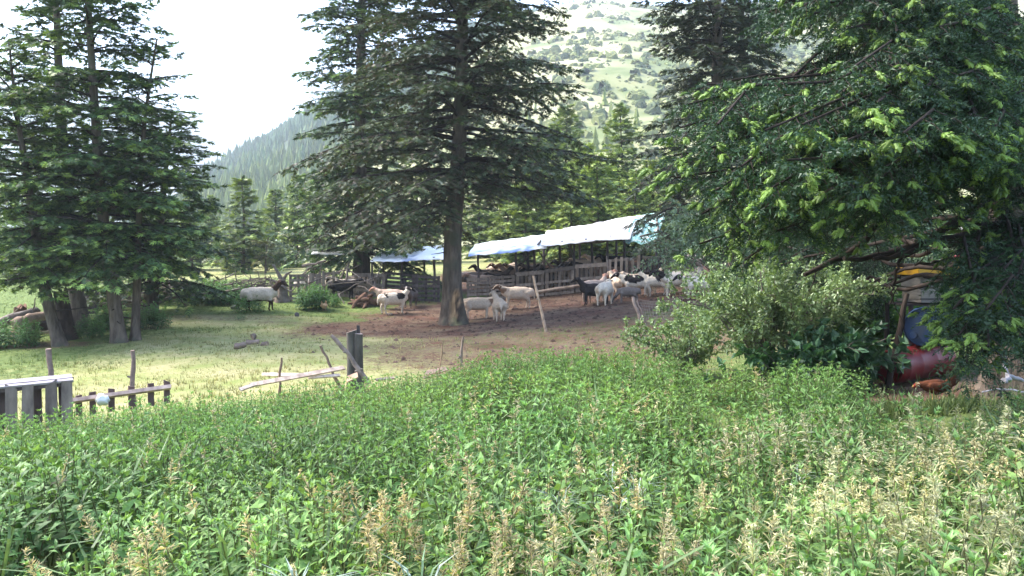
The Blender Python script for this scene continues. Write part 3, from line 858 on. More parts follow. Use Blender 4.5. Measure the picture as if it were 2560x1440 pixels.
# ================================================================== THE NEAR FIR ON THE RIGHT
rn = np.random.default_rng(77)
NT = tpath([(2535, 940), (2528, 500), (2500, 0)], 8.7, (-.1, .1, 5.5))
near = thing('fir_tree', NT[0], 'huge near fir with pale green shoot tips, its boughs hanging over the beehive', 'fir tree', 'tall fir trees round the pasture')
build('trunk', Geo().add(*trunk_geo(NT, .24, .03, rn, .5, 22, 44)), M['bark'], near, True)
wood = Geo(); B_p = []; B_d = []; B_s = []; B_c = []; T_p = []; T_d = []; T_s = []; T_c = []; C_p = []; C_d = []; C_s = []; C_c = []
def bough(start, end, sag, r, spacing=.13, twig=.25, step=.09, size=.14, buds=.65, coarse=False, s0=.25, hang=.34, bare=False, cap=.55, dark=(.022, .046, .024), mid=(.044, .088, .036)):
    start = np.asarray(start, float); end = np.asarray(end, float)
    L = np.linalg.norm(end - start)
    mid_ = (start + end) / 2 + np.array([0, 0, sag * L]) + rn.normal(size=3) * .05 * L
    bp = bez(start, mid_, end, 9); bp[1:-1] += rn.normal(size=(7, 3)) * .02 * L
    wood.add(*tube(bp, np.linspace(r, .008, 9), 7, False, .08, rn))
    if bare: return
    sp, sd, tip, tid, TB, TD, TL = shoots_along(bp, rn, spacing, twig, step, s0, 52, hang, cap)
    for m_ in range(0, len(TB) - 1):
        if TL[m_] > .16:
            e_ = TB[m_] + TD[m_] * TL[m_] - np.array([0, 0, hang * .9 * TL[m_]])
            wood.add(*tube(np.stack([TB[m_], (TB[m_] + e_) / 2 + np.array([0, 0, .08 * TL[m_]]), e_]), [.006, .004, .002], 3, False))
    u = rn.random((len(sp), 1))
    c = np.asarray(dark)[None] * (1 - u) + np.asarray(mid)[None] * u
    # the youngest shoots sit at the ends and on the upper, outer twigs
    isb = tip & (rn.random(len(sp)) < buds)
    ph_ = rn.random() * 6.28; tw_ok = (np.sin(np.arange(len(TB)) * .33 + ph_) + rn.normal(size=len(TB)) * .55) > -.25
    isb &= tw_ok[tid]
    nb = ~isb
    if coarse:
        C_p.append(sp[nb]); C_d.append(sd[nb]); C_s.append(size * (.9 + .5 * rn.random(nb.sum()))); C_c.append(c[nb])
    else:
        B_p.append(sp[nb]); B_d.append(sd[nb]); B_s.append(size * (.8 + .5 * rn.random(nb.sum()))); B_c.append(c[nb])
    if isb.any():
        k = isb.sum()
        T_p.append(sp[isb]); T_d.append(unit(sd[isb] + np.array([0, 0, -.1]))); T_s.append(.088 * (.7 + .7 * rn.random(k)))
        T_c.append(np.array([.22, .33, .075])[None] * (.65 + .5 * rn.random((k, 1))))
CBRUSH = [brush_tpl(np.random.default_rng(8 + q), 9, .05, 1.0) for q in range(2)]
def from_trunk(z): return path_at(NT, z)
# the great mass of boughs sweeping out to the left and towards the viewer
outline = [(1695, 455, 6.2), (1690, 395, 6.3), (1705, 330, 6.4), (1735, 270, 6.6), (1760, 215, 6.8), (1830, 190, 6.6), (1900, 200, 6.3), (1760, 350, 5.9), (1800, 290, 5.8), (1850, 420, 5.6),
           (1770, 470, 6.0), (1830, 520, 6.0), (1760, 540, 6.4), (1810, 590, 6.6), (1900, 330, 5.4), (1960, 250, 5.6), (1980, 400, 5.2), (1930, 480, 5.5), (2020, 320, 5.3), (2080, 200, 5.5), (2130, 165, 5.6),
           (2060, 440, 5.2), (1940, 560, 6.2), (2120, 350, 5.2), (2180, 260, 5.3), (2140, 470, 5.4), (2240, 180, 5.6), (2250, 330, 5.2), (2220, 420, 5.5), (2300, 220, 5.6), (2330, 330, 5.5),
           (2380, 180, 5.9), (2420, 290, 5.7), (2420, 400, 6.0), (2480, 330, 5.8), (2540, 420, 6.2), (1740, 600, 7.0), (1850, 640, 7.0), (2470, 200, 6.2), (2570, 490, 7.0), (2500, 545, 7.4), (2600, 560, 7.2)]
for px, py, d in outline:
    e = W(px + rn.normal() * 10, py + rn.normal() * 8, d)
    z0 = e[2] + .35 + rn.random() * .55
    bough(from_trunk(z0), e, .09 + .05 * rn.random(), .026 + .012 * rn.random(), s0=.26)
# the upper boughs, against the sky at the top right
for px, py, d in [(2000, 20, 6.6), (1950, -60, 6.8), (2060, -20, 6.4), (2110, 70, 6.4), (2170, 10, 6.2), (2230, 70, 6.1), (2290, 0, 6.2), (2350, 80, 6.1), (2400, 30, 6.3), (2080, -120, 6.6), (2200, -110, 6.4), (2330, -120, 6.4),
                  (1880, -130, 7.0), (1985, 60, 7.4), (2450, 110, 6.4), (2560, 60, 6.6), (2520, 170, 6.6)]:
    e = W(px + rn.normal() * 10, py + rn.normal() * 10, d)
    bough(from_trunk(e[2] + .25 + rn.random() * .4), e, .08, .04, s0=.28, buds=.45)
# low boughs at the right edge, in front of the beehive and the drums
for px, py, d in [(2385, 780, 6.0), (2400, 840, 5.9), (2420, 710, 6.1), (2420, 885, 6.0), (2470, 770, 5.8), (2480, 850, 5.8), (2450, 915, 6.1), (2520, 710, 6.0), (2540, 800, 5.8), (2550, 880, 6.0), (2500, 660, 6.3),
                  (2590, 760, 6.0), (2600, 840, 6.2)]:
    e = W(px + rn.normal() * 8, py + rn.normal() * 8, d)
    bough(from_trunk(e[2] + .45 + rn.random() * .45), e, .10, .028, spacing=.13, s0=.42, buds=.72, cap=.36, hang=.22)
# dark inner and rear boughs
for k in range(46):
    px = 1880 + rn.random() * 640; py = -80 + rn.random() * 480; d = 7.2 + rn.random() * 3.0
    e = W(px, py, d); z0 = e[2] + .2 + rn.random() * .6
    if z0 < 2.1 or (2120 < px < 2470 and py > 430): continue
    bough(from_trunk(z0), e, .08, .035, spacing=.20, twig=.26, step=.12, size=.17, buds=.05, coarse=True, s0=.12, hang=.25, cap=.7)
for px, py, d in [(1990, 715, 11.6), (1950, 655, 12.0), (2060, 690, 11.8), (1900, 690, 12.2), (2020, 630, 11.4), (2140, 600, 11.0), (1930, 600, 11.6), (2080, 740, 12.2), (1980, 760, 12.6), (1900, 640, 13.0), (1860, 560, 12.5), (2020, 560, 12.2), (2180, 640, 12.4), (2150, 700, 13.0), (2080, 600, 12.8), (1960, 540, 12.6), (2240, 580, 12.6), (2040, 760, 13.2), (1920, 740, 13.4)]:
    e = W(px, py, d); bough(from_trunk(e[2] + .5), e, .07, .04, spacing=.16, twig=.3, step=.11, size=.17, buds=.04, coarse=True, s0=.60, hang=.5, cap=.7)
# bare crooked limbs under the mass
for pts_, r in ([(2500, 560, 8.6), (2440, 580, 8.3), (2340, 600, 8.0), (2255, 622, 7.8), (2112, 652, 7.6)], .060), ([(2520, 470, 8.6), (2405, 540, 8.2), (2319, 607, 7.9), (2255, 640, 7.7), (2180, 650, 7.6)], .052), \
               ([(2500, 420, 8.6), (2330, 480, 8.3), (2225, 540, 8.1), (2130, 630, 7.9), (2010, 690, 7.8)], .060), ([(2255, 622, 7.8), (2235, 690, 7.7), (2228, 760, 7.7)], .02), ([(2490, 640, 8.6), (2380, 650, 8.4), (2290, 660, 8.2)], .035):
    P_ = np.array([W(*q) for q in pts_]); S_ = np.linspace(0, 1, len(P_)); q_ = np.linspace(0, 1, 16)
    P_ = np.stack([np.interp(q_, S_, P_[:, k]) for k in range(3)], 1); P_ += rn.normal(size=P_.shape) * .012
    wood.add(*tube(P_, np.linspace(r, r * .35, 16), 8, True, .1, rn))
    for k in range(4, 15, 2):
        a = P_[k]; b = a + unit(rn.normal(size=3)) * (.15 + .3 * rn.random())
        wood.add(*tube(crooked(a, b, 4, .03, rn), np.linspace(.008, .002, 4), 3, False))
build('branches', wood, M['limb'], near, True)
crown = Geo()
p = np.concatenate(B_p); d = np.concatenate(B_d); s = np.concatenate(B_s); c = np.concatenate(B_c)
w_ = rn.integers(0, 3, len(p))
for q in range(3):
    k = w_ == q; X, Y, Z = frames(d[k], roll=rn.normal(size=k.sum()) * .5); crown.add(*scatter(BRUSH[q], p[k], X, Y, Z, s[k], c[k]))
p = np.concatenate(C_p); d = np.concatenate(C_d); s = np.concatenate(C_s); c = np.concatenate(C_c); w_ = rn.integers(0, 2, len(p))
for q in range(2):
    k = w_ == q; X, Y, Z = frames(d[k], roll=rn.normal(size=k.sum()) * .6); crown.add(*scatter(CBRUSH[q], p[k], X, Y, Z, s[k], c[k]))
build('crown', crown, M['needle'], near, False)
tips = Geo()
p = np.concatenate(T_p); d = np.concatenate(T_d); s = np.concatenate(T_s); c = np.concatenate(T_c)
w_ = rn.integers(0, 2, len(p))
for q in range(2):
    k = w_ == q; X, Y, Z = frames(d[k], roll=rn.normal(size=k.sum()) * .3); tips.add(*scatter(BUDS[q], p[k], X, Y, Z, s[k] * 1.0, c[k]))
tp = build('young_shoots', tips, M['needle'], near, False)
tp['label'] = 'fresh pale green shoot tips'

# ================================================================== SHRUBS
def leaf_tpl(w=.30, fold=.10, droop=.10):
    v = np.array([(0, 0, 0), (.4, w, fold), (1, 0, -droop), (.4, -w, fold)])
    return v, np.array([(0, 2, 1), (0, 3, 2)]), np.ones((4, 3))
LEAF = leaf_tpl()
def shrub(name, label, base, rx, ry, h, nst, nleaf, ls, rng, c0, c1, group=None, cat='shrub', spread=1.0, stem_r=.012, stemcol=(1, 1, 1), hollow=.35, lean=(0, 0), wmat='twig'):
    base = np.asarray(base, float)
    root = thing(name, base, label, cat, group)
    wood = Geo(); tw = []
    for k in range(nst):
        az = rng.random() * 6.28; u = math.sqrt(rng.random()); zt = h * (.55 + .5 * rng.random()) * (1 - .35 * u * u)
        p0 = base + np.array([math.cos(az) * rx, math.sin(az) * ry, 0]) * .12 * rng.random()
        p2 = base + np.array([math.cos(az) * rx * u * spread + lean[0], math.sin(az) * ry * u * spread + lean[1], zt])
        p1 = p0 * .55 + p2 * .45 + np.array([0, 0, h * (.22 + .2 * u)])
        B = bez(p0, p1, p2, 8); wood.add(*tube(B, np.linspace(stem_r * (.7 + .6 * rng.random()), .003, 8), 5, False))
        m = 7
        for j in range(m):
            t = hollow + (1 - hollow) * (j + rng.random()) / m
            a = np.array([np.interp(t, np.linspace(0, 1, 8), B[:, q]) for q in range(3)])
            dvec = unit(np.array([math.cos(az), math.sin(az), .5]) * .5 + rng.normal(size=3) * .8); l = .12 * h + .16 * h * rng.random()
            tw.append((a, a + dvec * l - np.array([0, 0, .12 * l])))
            if j % 2 == 0: wood.add(*tube(np.stack(tw[-1]), [.005, .002], 3, False))
    A = np.array([t[0] for t in tw]); Bq = np.array([t[1] for t in tw])
    ii = rng.integers(0, len(A), nleaf); t = rng.random((nleaf, 1)) ** .7
    p = A[ii] * (1 - t) + Bq[ii] * t + rng.normal(size=(nleaf, 3)) * .012 * h
    d = unit(unit(Bq[ii] - A[ii]) * .5 + rng.normal(size=(nleaf, 3)) * .75 + np.array([0, 0, -.05]))
    X, Y, Z = frames(d, roll=rng.normal(size=nleaf) * .7)
    u = rng.random((nleaf, 1)); cl = fbm(p[:, 0] * 5 / h * 1.2, (p[:, 2] + p[:, 1]) * 5 / h * 1.2, 5)[:, None]
    c = np.asarray(c0)[None] * (1 - u) + np.asarray(c1)[None] * u; c = c * (.65 + .7 * cl)
    build('stems', wood, M[wmat], root, True)
    build('leaves', scatter(LEAF, p, X, Y, Z, ls * (.6 + .8 * rng.random(nleaf)), c), M['shrub'], root, False)
    return root
rs = np.random.default_rng(55)
shrub('rose_bush', 'broad pale wild rose bush with arching bare stems in front of the dark boughs', W(1930, 985, 10.4) * [1, 1, 0] + [0, 0, gz(W(1930, 985, 10.4)[0], 10.4)], 1.4, .9, 1.95, 50, 21000, .050, rs, (.11, .165, .065), (.25, .33, .14), None, 'rose bush', 1.0, .013, hollow=.30, lean=(-.12, 0))
shrub('rose_bush', 'lower rose bush spreading towards the wire post at the left of the big one', G(1705, 12.0) , .95, .8, 1.1, 34, 9500, .045, rs, (.11, .17, .06), (.24, .33, .13), None, 'rose bush', 1.0, .010, hollow=.2)
shrub('hawthorn_shrub', 'pale grey-green shrub leaning over the end of the shed', G(1850, 20.5), 1.25, 1.0, 3.0, 40, 8000, .085, rs, (.10, .15, .085), (.19, .26, .14), None, 'shrub', 1.0, .02, hollow=.62, lean=(-1.05, 0))
shrub('hawthorn_shrub', 'pale shrub seen under the near boughs, beyond the beehive', G(2290, 17.5), 2.1, 1.3, 2.0, 36, 7000, .085, rs, (.08, .13, .07), (.17, .23, .12), 'pale shrubs beyond the near fir')
shrub('hawthorn_shrub', 'green shrub in the dark gap between the rose bush and the beehive', G(2120, 15.5), 1.5, 1.0, 1.3, 30, 6000, .075, rs, (.045, .085, .03), (.10, .15, .055), 'pale shrubs beyond the near fir')
shrub('hawthorn_shrub', 'tall leafy shrub behind the wire fence at the near fir', G(2480, 21), 2.0, 1.2, 2.6, 30, 6000, .10, rs, (.06, .11, .04), (.13, .20, .07), 'pale shrubs beyond the near fir')
shrub('hawthorn_shrub', 'round shrub behind the near fir boughs, right of the shed', G(1980, 23), 2.0, 1.2, 2.4, 30, 6000, .10, rs, (.08, .13, .06), (.16, .22, .10), 'pale shrubs beyond the near fir')
shrub('broadleaf_bush', 'dark bush of large heart-shaped leaves left of the red drum', G(2105, 9.6), .72, .5, .80, 30, 2200, .12, rs, (.030, .085, .035), (.065, .135, .060), None, 'bush', 1.0, .008, hollow=.15)
shrub('broadleaf_bush', 'bright green leafy bush behind the large-leaved one', G(2170, 11.8), 1.0, .7, 1.15, 30, 3600, .11, rs, (.045, .12, .020), (.10, .20, .035), None, 'bush', 1.0, .008, hollow=.2)
shrub('broadleaf_bush', 'dark leafy undergrowth at the foot of the rose bush', G(1990, 9.6), 1.1, .5, .62, 30, 2600, .10, rs, (.030, .085, .03), (.07, .15, .05), None, 'bush', 1.0, .008, hollow=.1)
SG = 'grey scrubby bushes along the meadow edge'
for px, d, rr, hh, lab, ca, cb in [(562, 47, 1.5, 1.7, 'pale grey bush at the meadow edge left of the small pine', (.15, .165, .10), (.26, .27, .18)), (625, 46, 1.2, 1.3, 'grey-green bush just left of the small pine', (.14, .16, .09), (.24, .26, .15)),
                                   (668, 46.5, 1.3, 1.9, 'silvery bush behind the small pine', (.13, .17, .11), (.24, .29, .19)), (705, 47, 1.1, 1.2, 'low green bush right of the small pine', (.09, .15, .06), (.18, .25, .10)), (595, 49, 1.1, 1.5, 'olive bush between the two grey ones', (.12, .14, .06), (.2, .22, .1))]:
    shrub('meadow_bush', lab, G(px, d), rr, .9, hh, 16, 1500, .17, rs, ca, cb, SG, 'bush', 1.0, .015)
# ================================================================== NETTLES AND GRASS
re_ = np.random.default_rng(909)
def leaf_pts(fine):
    if fine == 2:
        v = np.array([(0, 0, 0), (.38, .18, .05), (1, 0, -.20), (.38, -.18, .05)])
        return v, np.array([(0, 2, 1), (0, 3, 2)])
    if not fine:
        v = np.array([(0, 0, 0), (.32, .165, .05), (1, 0, -.20), (.32, -.165, .05), (.45, 0, .01)])
        return v, np.array([(0, 4, 1), (1, 4, 2), (2, 4, 3), (3, 4, 0)])
    xs = [0, .16, .40, .70, 1.0]; ws = [.02, .13, .175, .10, 0]; zs = [0, .03, .03, -.07, -.24]
    V = []; Fc = []
    for x, w, z in zip(xs, ws, zs): V += [(x, w, z + w * .30), (x, 0, z), (x, -w, z + w * .30)]
    for k in range(4):
        o = k * 3
        for a in (0, 1):
            Fc += [(o + a, o + a + 1, o + a + 4), (o + a, o + a + 4, o + a + 3)]
    return np.array(V), np.array(Fc)
def nettle_tpl(rng, fine, seed_head, pale=False, big=1.0):
    """one stem of unit height with pairs of leaves; seed_head: a dry branched spike on top"""
    g = Geo(); lean = rng.normal(size=2) * .06
    top = np.array([lean[0], lean[1], 1.0])
    def at(z): return np.array([lean[0] * z * z, lean[1] * z * z, z])
    broad = (not seed_head) and rng.random() < .08
    lt = .80 if seed_head else 1.0
    stem_c = (.09, .105, .04) if not seed_head else (.13, .12, .06)
    g.add(*tube(np.array([at(z) for z in (0, .5, 1.0 if not seed_head else .97)]), [.008, .006, .003], 3, False, 0, None, stem_c))
    lv, lf = leaf_pts(fine)
    k_ = .80 if fine is True else (.88 if fine is False else 1.02)
    nn = {True: 10, False: 9, 2: 7}[fine]
    a0 = rng.random() * 6.28
    for k in range(nn):
        t = k / (nn - 1); z = lt * (.22 + .76 * t ** .85)
        L = big * k_ * (.185 - .105 * t ** 1.4) * (.85 + .3 * rng.random())
        for q in (0, 1):
            az = a0 + k * math.pi / 2 + q * math.pi + rng.normal() * .25
            el = .30 + .65 * t ** 2 + rng.normal() * .22 if t > .75 else .05 + rng.normal() * .28
            D = np.array([[math.cos(az) * math.cos(el), math.sin(az) * math.cos(el), math.sin(el)]])
            X, Y, Z = frames(D, roll=np.array([rng.normal() * .35]))
            v = lv[:, 0:1] * X + lv[:, 1:2] * Y * (1.45 if broad else 1.0) + lv[:, 2:3] * Z
            if broad: L *= 1.25
            tone = .78 + .44 * rng.random()
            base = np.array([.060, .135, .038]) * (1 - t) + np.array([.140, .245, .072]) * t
            if seed_head: base = base * np.array([1.15, 1.02, .95])
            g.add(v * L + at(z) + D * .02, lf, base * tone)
    if not seed_head:
        for q in range(5):       # the folded top leaves
            az = rng.random() * 6.28; el = .8 + rng.random() * .4
            D = np.array([[math.cos(az) * math.cos(el), math.sin(az) * math.cos(el), math.sin(el)]]); X, Y, Z = frames(D)
            v = lv[:, 0:1] * X + lv[:, 1:2] * Y + lv[:, 2:3] * Z
            g.add(v * .062 + top, lf, np.array([.155, .265, .085]) * (.8 + .4 * rng.random()))
    else:
        tan = np.array([.36, .315, .185]) if not pale else np.array([.34, .335, .19])
        nb = {True: 56, False: 38, 2: 24}[fine]
        for k in range(nb):
            t = rng.random(); z = .74 + .30 * t
            az = rng.random() * 6.28; el = .5 + rng.normal() * .45
            L = (.105 - .075 * t) * (.6 + .7 * rng.random())
            d = np.array([math.cos(az) * math.cos(el), math.sin(az) * math.cos(el), math.sin(el)])
            p0 = at(min(z, 1.0)) + np.array([0, 0, max(0, z - 1)])
            w = unit(np.cross(d, rng.normal(size=3))) * (.0046 if fine is True else .0068)
            m_ = p0 + d * L * .6; e_ = p0 + d * L + np.array([0, 0, -.012])
            col = tan * (.6 + .7 * rng.random())
            g.add([p0 - w * .4, p0 + w * .4, m_ + w, m_ - w, e_], [(0, 1, 2), (0, 2, 3), (3, 2, 4)], col)
            if fine is True:
                d2 = unit(d + rng.normal(size=3) * .7); w2 = unit(np.cross(d2, rng.normal(size=3))) * .004
                g.add([m_ - w2, m_ + w2, m_ + d2 * L * .5], [(0, 1, 2)], col * 1.1)
    return g.arrays()
MAXD = [(-600, 8.8), (0, 8.75), (180, 8.8), (440, 9.4), (640, 9.7), (900, 10.5), (1150, 11.6), (1300, 12.4), (1420, 13.0), (1560, 13.2), (1640, 12.0), (1700, 10.6), (1800, 9.6), (2060, 9.2), (2160, 8.6), (2230, 7.0), (2290, 6.2), (2420, 6.3), (2500, 6.9), (2600, 7.2), (3200, 8.0)]
MX = np.array(MAXD)
step = .100
xs = np.arange(-9, 9, step); ys = np.arange(1.35, 15.4, step)
XX, YY = np.meshgrid(xs, ys); XX = (XX + (re_.random(XX.shape) - .5) * step * 1.1).ravel(); YY = (YY + (re_.random(YY.shape) - .5) * step * 1.1).ravel()
PX = CX + F * XX / YY
edge = np.interp(PX, MX[:, 0], MX[:, 1]) + (fbm(XX * 1.5, YY * 1.5, 71) - .5) * 1.2
keep = (YY < edge) & (PX > -420) & (PX < 2980) & (re_.random(len(XX)) < np.interp(YY, [0, 5, 9, 15], [.97, .95, .88, .80]))
XX, YY, PX, edge = XX[keep], YY[keep], PX[keep], edge[keep]
ZZ = gz(XX, YY)
hn = fbm(XX * 1.1, YY * 1.1, 81)
Hh = (.27 + .45 * hn + .16 * re_.random(len(XX))) * np.interp(PX, [0, 700, 1300], [.88, .90, 1.0]) * np.interp(edge - YY, [0, .8, 2.5], [.62, .85, 1.0])
Hh *= np.interp(PX, [1400, 1900, 2300], [1.0, .95, .98])
gap = (fbm(XX * .9 + 7, YY * .55, 91, 2) > .715) | (np.hypot((XX + .72) * .8, (YY - 4.55) * .75) < .34) | (np.hypot(XX - .9, YY - 5.2) < .2) | (np.hypot(XX - .35, (YY - 3.55)) < .16)
Hh[gap] *= .34
tpx, tpy = project(np.stack([XX, YY, ZZ + Hh], 1))
prob = np.full(len(XX), .03)
for bx, by, sx_, sy_, a in [(150, 1360, 300, 80, .42), (520, 1340, 180, 90, .42), (700, 1370, 130, 90, .38), (960, 1250, 150, 30, .28), (1060, 1330, 200, 80, .65), (1180, 1120, 110, 45, .40), (1260, 1230, 100, 70, .6), (1330, 1330, 230, 80, .60),
                            (1640, 1370, 260, 90, .40), (1950, 1090, 160, 50, .62), (1800, 1230, 240, 90, .36), (2300, 1130, 330, 90, .62), (2300, 1310, 330, 120, .52), (2490, 1010, 90, 40, .7), (2000, 1380, 260, 90, .45), (420, 1280, 200, 50, .12), (1500, 1120, 120, 60, .14)]:
    prob = np.maximum(prob, a * np.exp(-((tpx - bx) / sx_) ** 2 - ((tpy - by) / sy_) ** 2))
prob *= (.65 + 1.6 * smooth(.35, .62, fbm(XX * 2.2, YY * 2.2, 95)))
seedy = re_.random(len(XX)) < prob
paler = tpx + re_.normal(size=len(XX)) * 200 > 1850
Hh[seedy] *= 1.08
lod = np.where(YY < 3.7, 0, np.where(YY < 5.0, 1, 2))
field = Geo()
NT_ = {}
for fi in (True, False, 2):
    for kind in ('leafy', 'tan', 'pale'):
        NT_[fi, kind] = [nettle_tpl(re_, fi, kind != 'leafy', kind == 'pale') for _ in range(9 if kind == 'leafy' else 4)]
tone = (.92 + .5 * fbm(XX * .45, YY * .45, 99))[:, None] * (.85 + .3 * re_.random((len(XX), 1))) * np.array([1.0, 1.0, 1.0])
yel = smooth(.45, .7, fbm(XX * .8, YY * .8, 103))[:, None]
tone = tone * (1 + yel * np.array([[.14, .03, -.05]]))
pick = re_.integers(0, 60, len(XX))
for (fi, kind), tpls in NT_.items():
    km = (lod == {True: 0, False: 1, 2: 2}[fi]) & ((~seedy) if kind == 'leafy' else (seedy & (paler if kind == 'pale' else ~paler)))
    for q, tp_ in enumerate(tpls):
        k = km & (pick % len(tpls) == q)
        if not k.any(): continue
        n = k.sum(); az = re_.random(n) * 6.28; tl = re_.normal(size=(n, 2)) * .19
        Z_ = unit(np.stack([tl[:, 0], tl[:, 1], np.ones(n)], 1)); X_ = unit(np.stack([np.cos(az), np.sin(az), -(tl[:, 0] * np.cos(az) + tl[:, 1] * np.sin(az))], 1)); Y_ = np.cross(Z_, X_)
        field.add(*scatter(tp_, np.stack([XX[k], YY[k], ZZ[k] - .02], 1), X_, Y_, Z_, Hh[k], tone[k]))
gt = []
for q in range(7):
    az_ = q * .9; el_ = 1.0 + .35 * (q % 3); d_ = np.array([math.cos(az_) * math.cos(el_), math.sin(az_) * math.cos(el_), math.sin(el_)]); s_ = np.array([-math.sin(az_), math.cos(az_), 0]) * .011
    gt.append((d_, s_, az_))
gg = Geo()
for d_, s_, az_ in gt:
    m_ = d_ * .6; e_ = d_ + np.array([math.cos(az_) * .3, math.sin(az_) * .3, -.22])
    gg.add([-s_ * .6, s_ * .6, m_ + s_, m_ - s_, e_], [(0, 1, 2), (0, 2, 3), (3, 2, 4)], np.array([.13, .20, .075]) * (.7 + .6 * re_.random()))
GG = gg.arrays()
kg = (re_.random(len(XX)) < .10 + .25 * (fbm(XX * 1.3, YY * 1.3, 133) > .62)) & (YY < 8)
n = kg.sum(); az = re_.random(n) * 6.28; tl = re_.normal(size=(n, 2)) * .15
Zg = unit(np.stack([tl[:, 0], tl[:, 1], np.ones(n)], 1)); Xg = unit(np.cross(np.stack([-np.sin(az), np.cos(az), 0 * az], 1), Zg)); Yg = np.cross(Zg, Xg)
field.add(*scatter(GG, np.stack([XX[kg] + .04, YY[kg], ZZ[kg]], 1), Xg, Yg, Zg, Hh[kg] * (.85 + .45 * re_.random(n)), (.7 + .6 * re_.random((n, 1))) * np.array([[1.0, 1.0, 1.0]])))
nf_ = build('nettle_field', field, M['leaf'], None, False)
tag(nf_, kind='stuff')
print('nettle plants', len(XX))

# clumps of dark nettles in the pasture: each a thing
NTL = [nettle_tpl(re_, False, False, False, 1.75) for _ in range(5)]
def nettle_clump(px, d, rx, ry, h, n, label, dark=(.80, .95, .90)):
    c = G(px, d); root = c
    r = np.sqrt(re_.random(n)); a = re_.random(n) * 6.28
    x = c[0] + np.cos(a) * r * rx; y = c[1] + np.sin(a) * r * ry
    hh = h * (1.05 - .45 * r ** 2) * (.8 + .35 * re_.random(n))
    g = Geo(); w = re_.integers(0, 5, n)
    for q in range(5):
        k = w == q; m = k.sum()
        if not m: continue
        az = re_.random(m) * 6.28; out = .30 * r[k]
        Z_ = unit(np.stack([np.cos(a[k]) * out, np.sin(a[k]) * out, np.ones(m)], 1)); X_ = unit(np.cross(np.stack([-np.sin(az), np.cos(az), 0 * az], 1), Z_)); Y_ = np.cross(Z_, X_)
        g.add(*scatter(NTL[q], np.stack([x[k], y[k], gz(x[k], y[k])], 1), X_, Y_, Z_, hh[k], np.array(dark)[None] * (.8 + .4 * re_.random((m, 1)))))
    o = build('nettle_clump', g, M['leaf'], None, False, origin=c)
    return tag(o, label, 'nettle clump', 'nettle clumps in the pasture')
nettle_clump(535, 28.9, 1.40, .9, .74, 240, 'long low nettle bank beside the white sheep')
nettle_clump(620, 27.0, .5, .5, .55, 50, 'small nettle tuft behind the legs of the white sheep')
nettle_clump(782, 27.8, .48, .45, .80, 90, 'rounded nettle clump in front of the pale picket gate')
nettle_clump(835, 28.5, .25, .25, .40, 40, 'little nettle tuft to the right of the picket gate clump')
nettle_clump(20, 20.0, .78, .6, .66, 130, 'dark nettle clump below the log pile')
nettle_clump(222, 21.0, .36, .3, .52, 60, 'small dark nettle clump between two trunks')
nettle_clump(272, 22.5, .45, .4, .66, 80, 'nettle clump behind the pale scuffed trunk')
nettle_clump(372, 22.8, .50, .45, .64, 85, 'nettle clump to the right of the slim twin trunk')
nettle_clump(600, 24.9, .16, .14, .22, 20, 'tiny nettle tuft on the bare bank')

# silvery long-leaved plants among the nettles
def blade_tuft(name, c, n, L, w, cols, label, cat, group=None, mat='grassblade', flop=.9, kind=None):
    g = Geo()
    for k in range(n):
        az = re_.random() * 6.28; l = L * (.55 + .6 * re_.random()); el = 1.25 - flop * re_.random()
        p0 = c + np.array([math.cos(az), math.sin(az), 0]) * .03 * re_.random()
        d = np.array([math.cos(az) * math.cos(el), math.sin(az) * math.cos(el), math.sin(el)])
        s = np.array([-math.sin(az), math.cos(az), 0]) * w * (.7 + .6 * re_.random())
        m_ = p0 + d * l * .55; e_ = p0 + d * l + np.array([math.cos(az) * .25 * l, math.sin(az) * .25 * l, -.22 * l])
        col = np.array(cols[k % len(cols)]) * (.75 + .5 * re_.random())
        g.add([p0 - s * .6, p0 + s * .6, m_ + s + np.array([0, 0, .01]), m_ - s + np.array([0, 0, .01]), e_], [(0, 1, 2), (0, 2, 3), (3, 2, 4)], col)
    o = build(name, g, M[mat], None, False, origin=c)
    return tag(o, label, cat, group, kind)
SIL = [(.22, .28, .21), (.33, .38, .32), (.14, .21, .11)]
for px, py, d, n, L, lab in [(1400, 1215, 3.9, 46, .26, 'silvery long-leaved plant in a dark gap of the nettles'), (1545, 1215, 3.95, 40, .22, 'silvery long-leaved plant just right of the one in the dark gap'),
                             (1590, 1180, 4.1, 34, .22, 'smaller silvery plant behind the pair in the middle'), (1530, 1145, 4.3, 14, .18, 'thin silvery sprig above the other silvery plants'),
                             (745, 1420, 2.75, 60, .24, 'grassy silver tuft at the bottom edge, left of the middle'), (1050, 1415, 2.8, 50, .26, 'grassy silver tuft at the bottom edge near the seed heads'), (1990, 1150, 4.8, 20, .2, 'faint silvery plant among the pale seed heads')]:
    p_ = W(px, py, d)
    blade_tuft('silver_plant', p_ - np.array([0, 0, .14]), int(n * .8), L * .85, .0034, SIL, lab, 'plant', 'silver-leaved plants among the nettles')

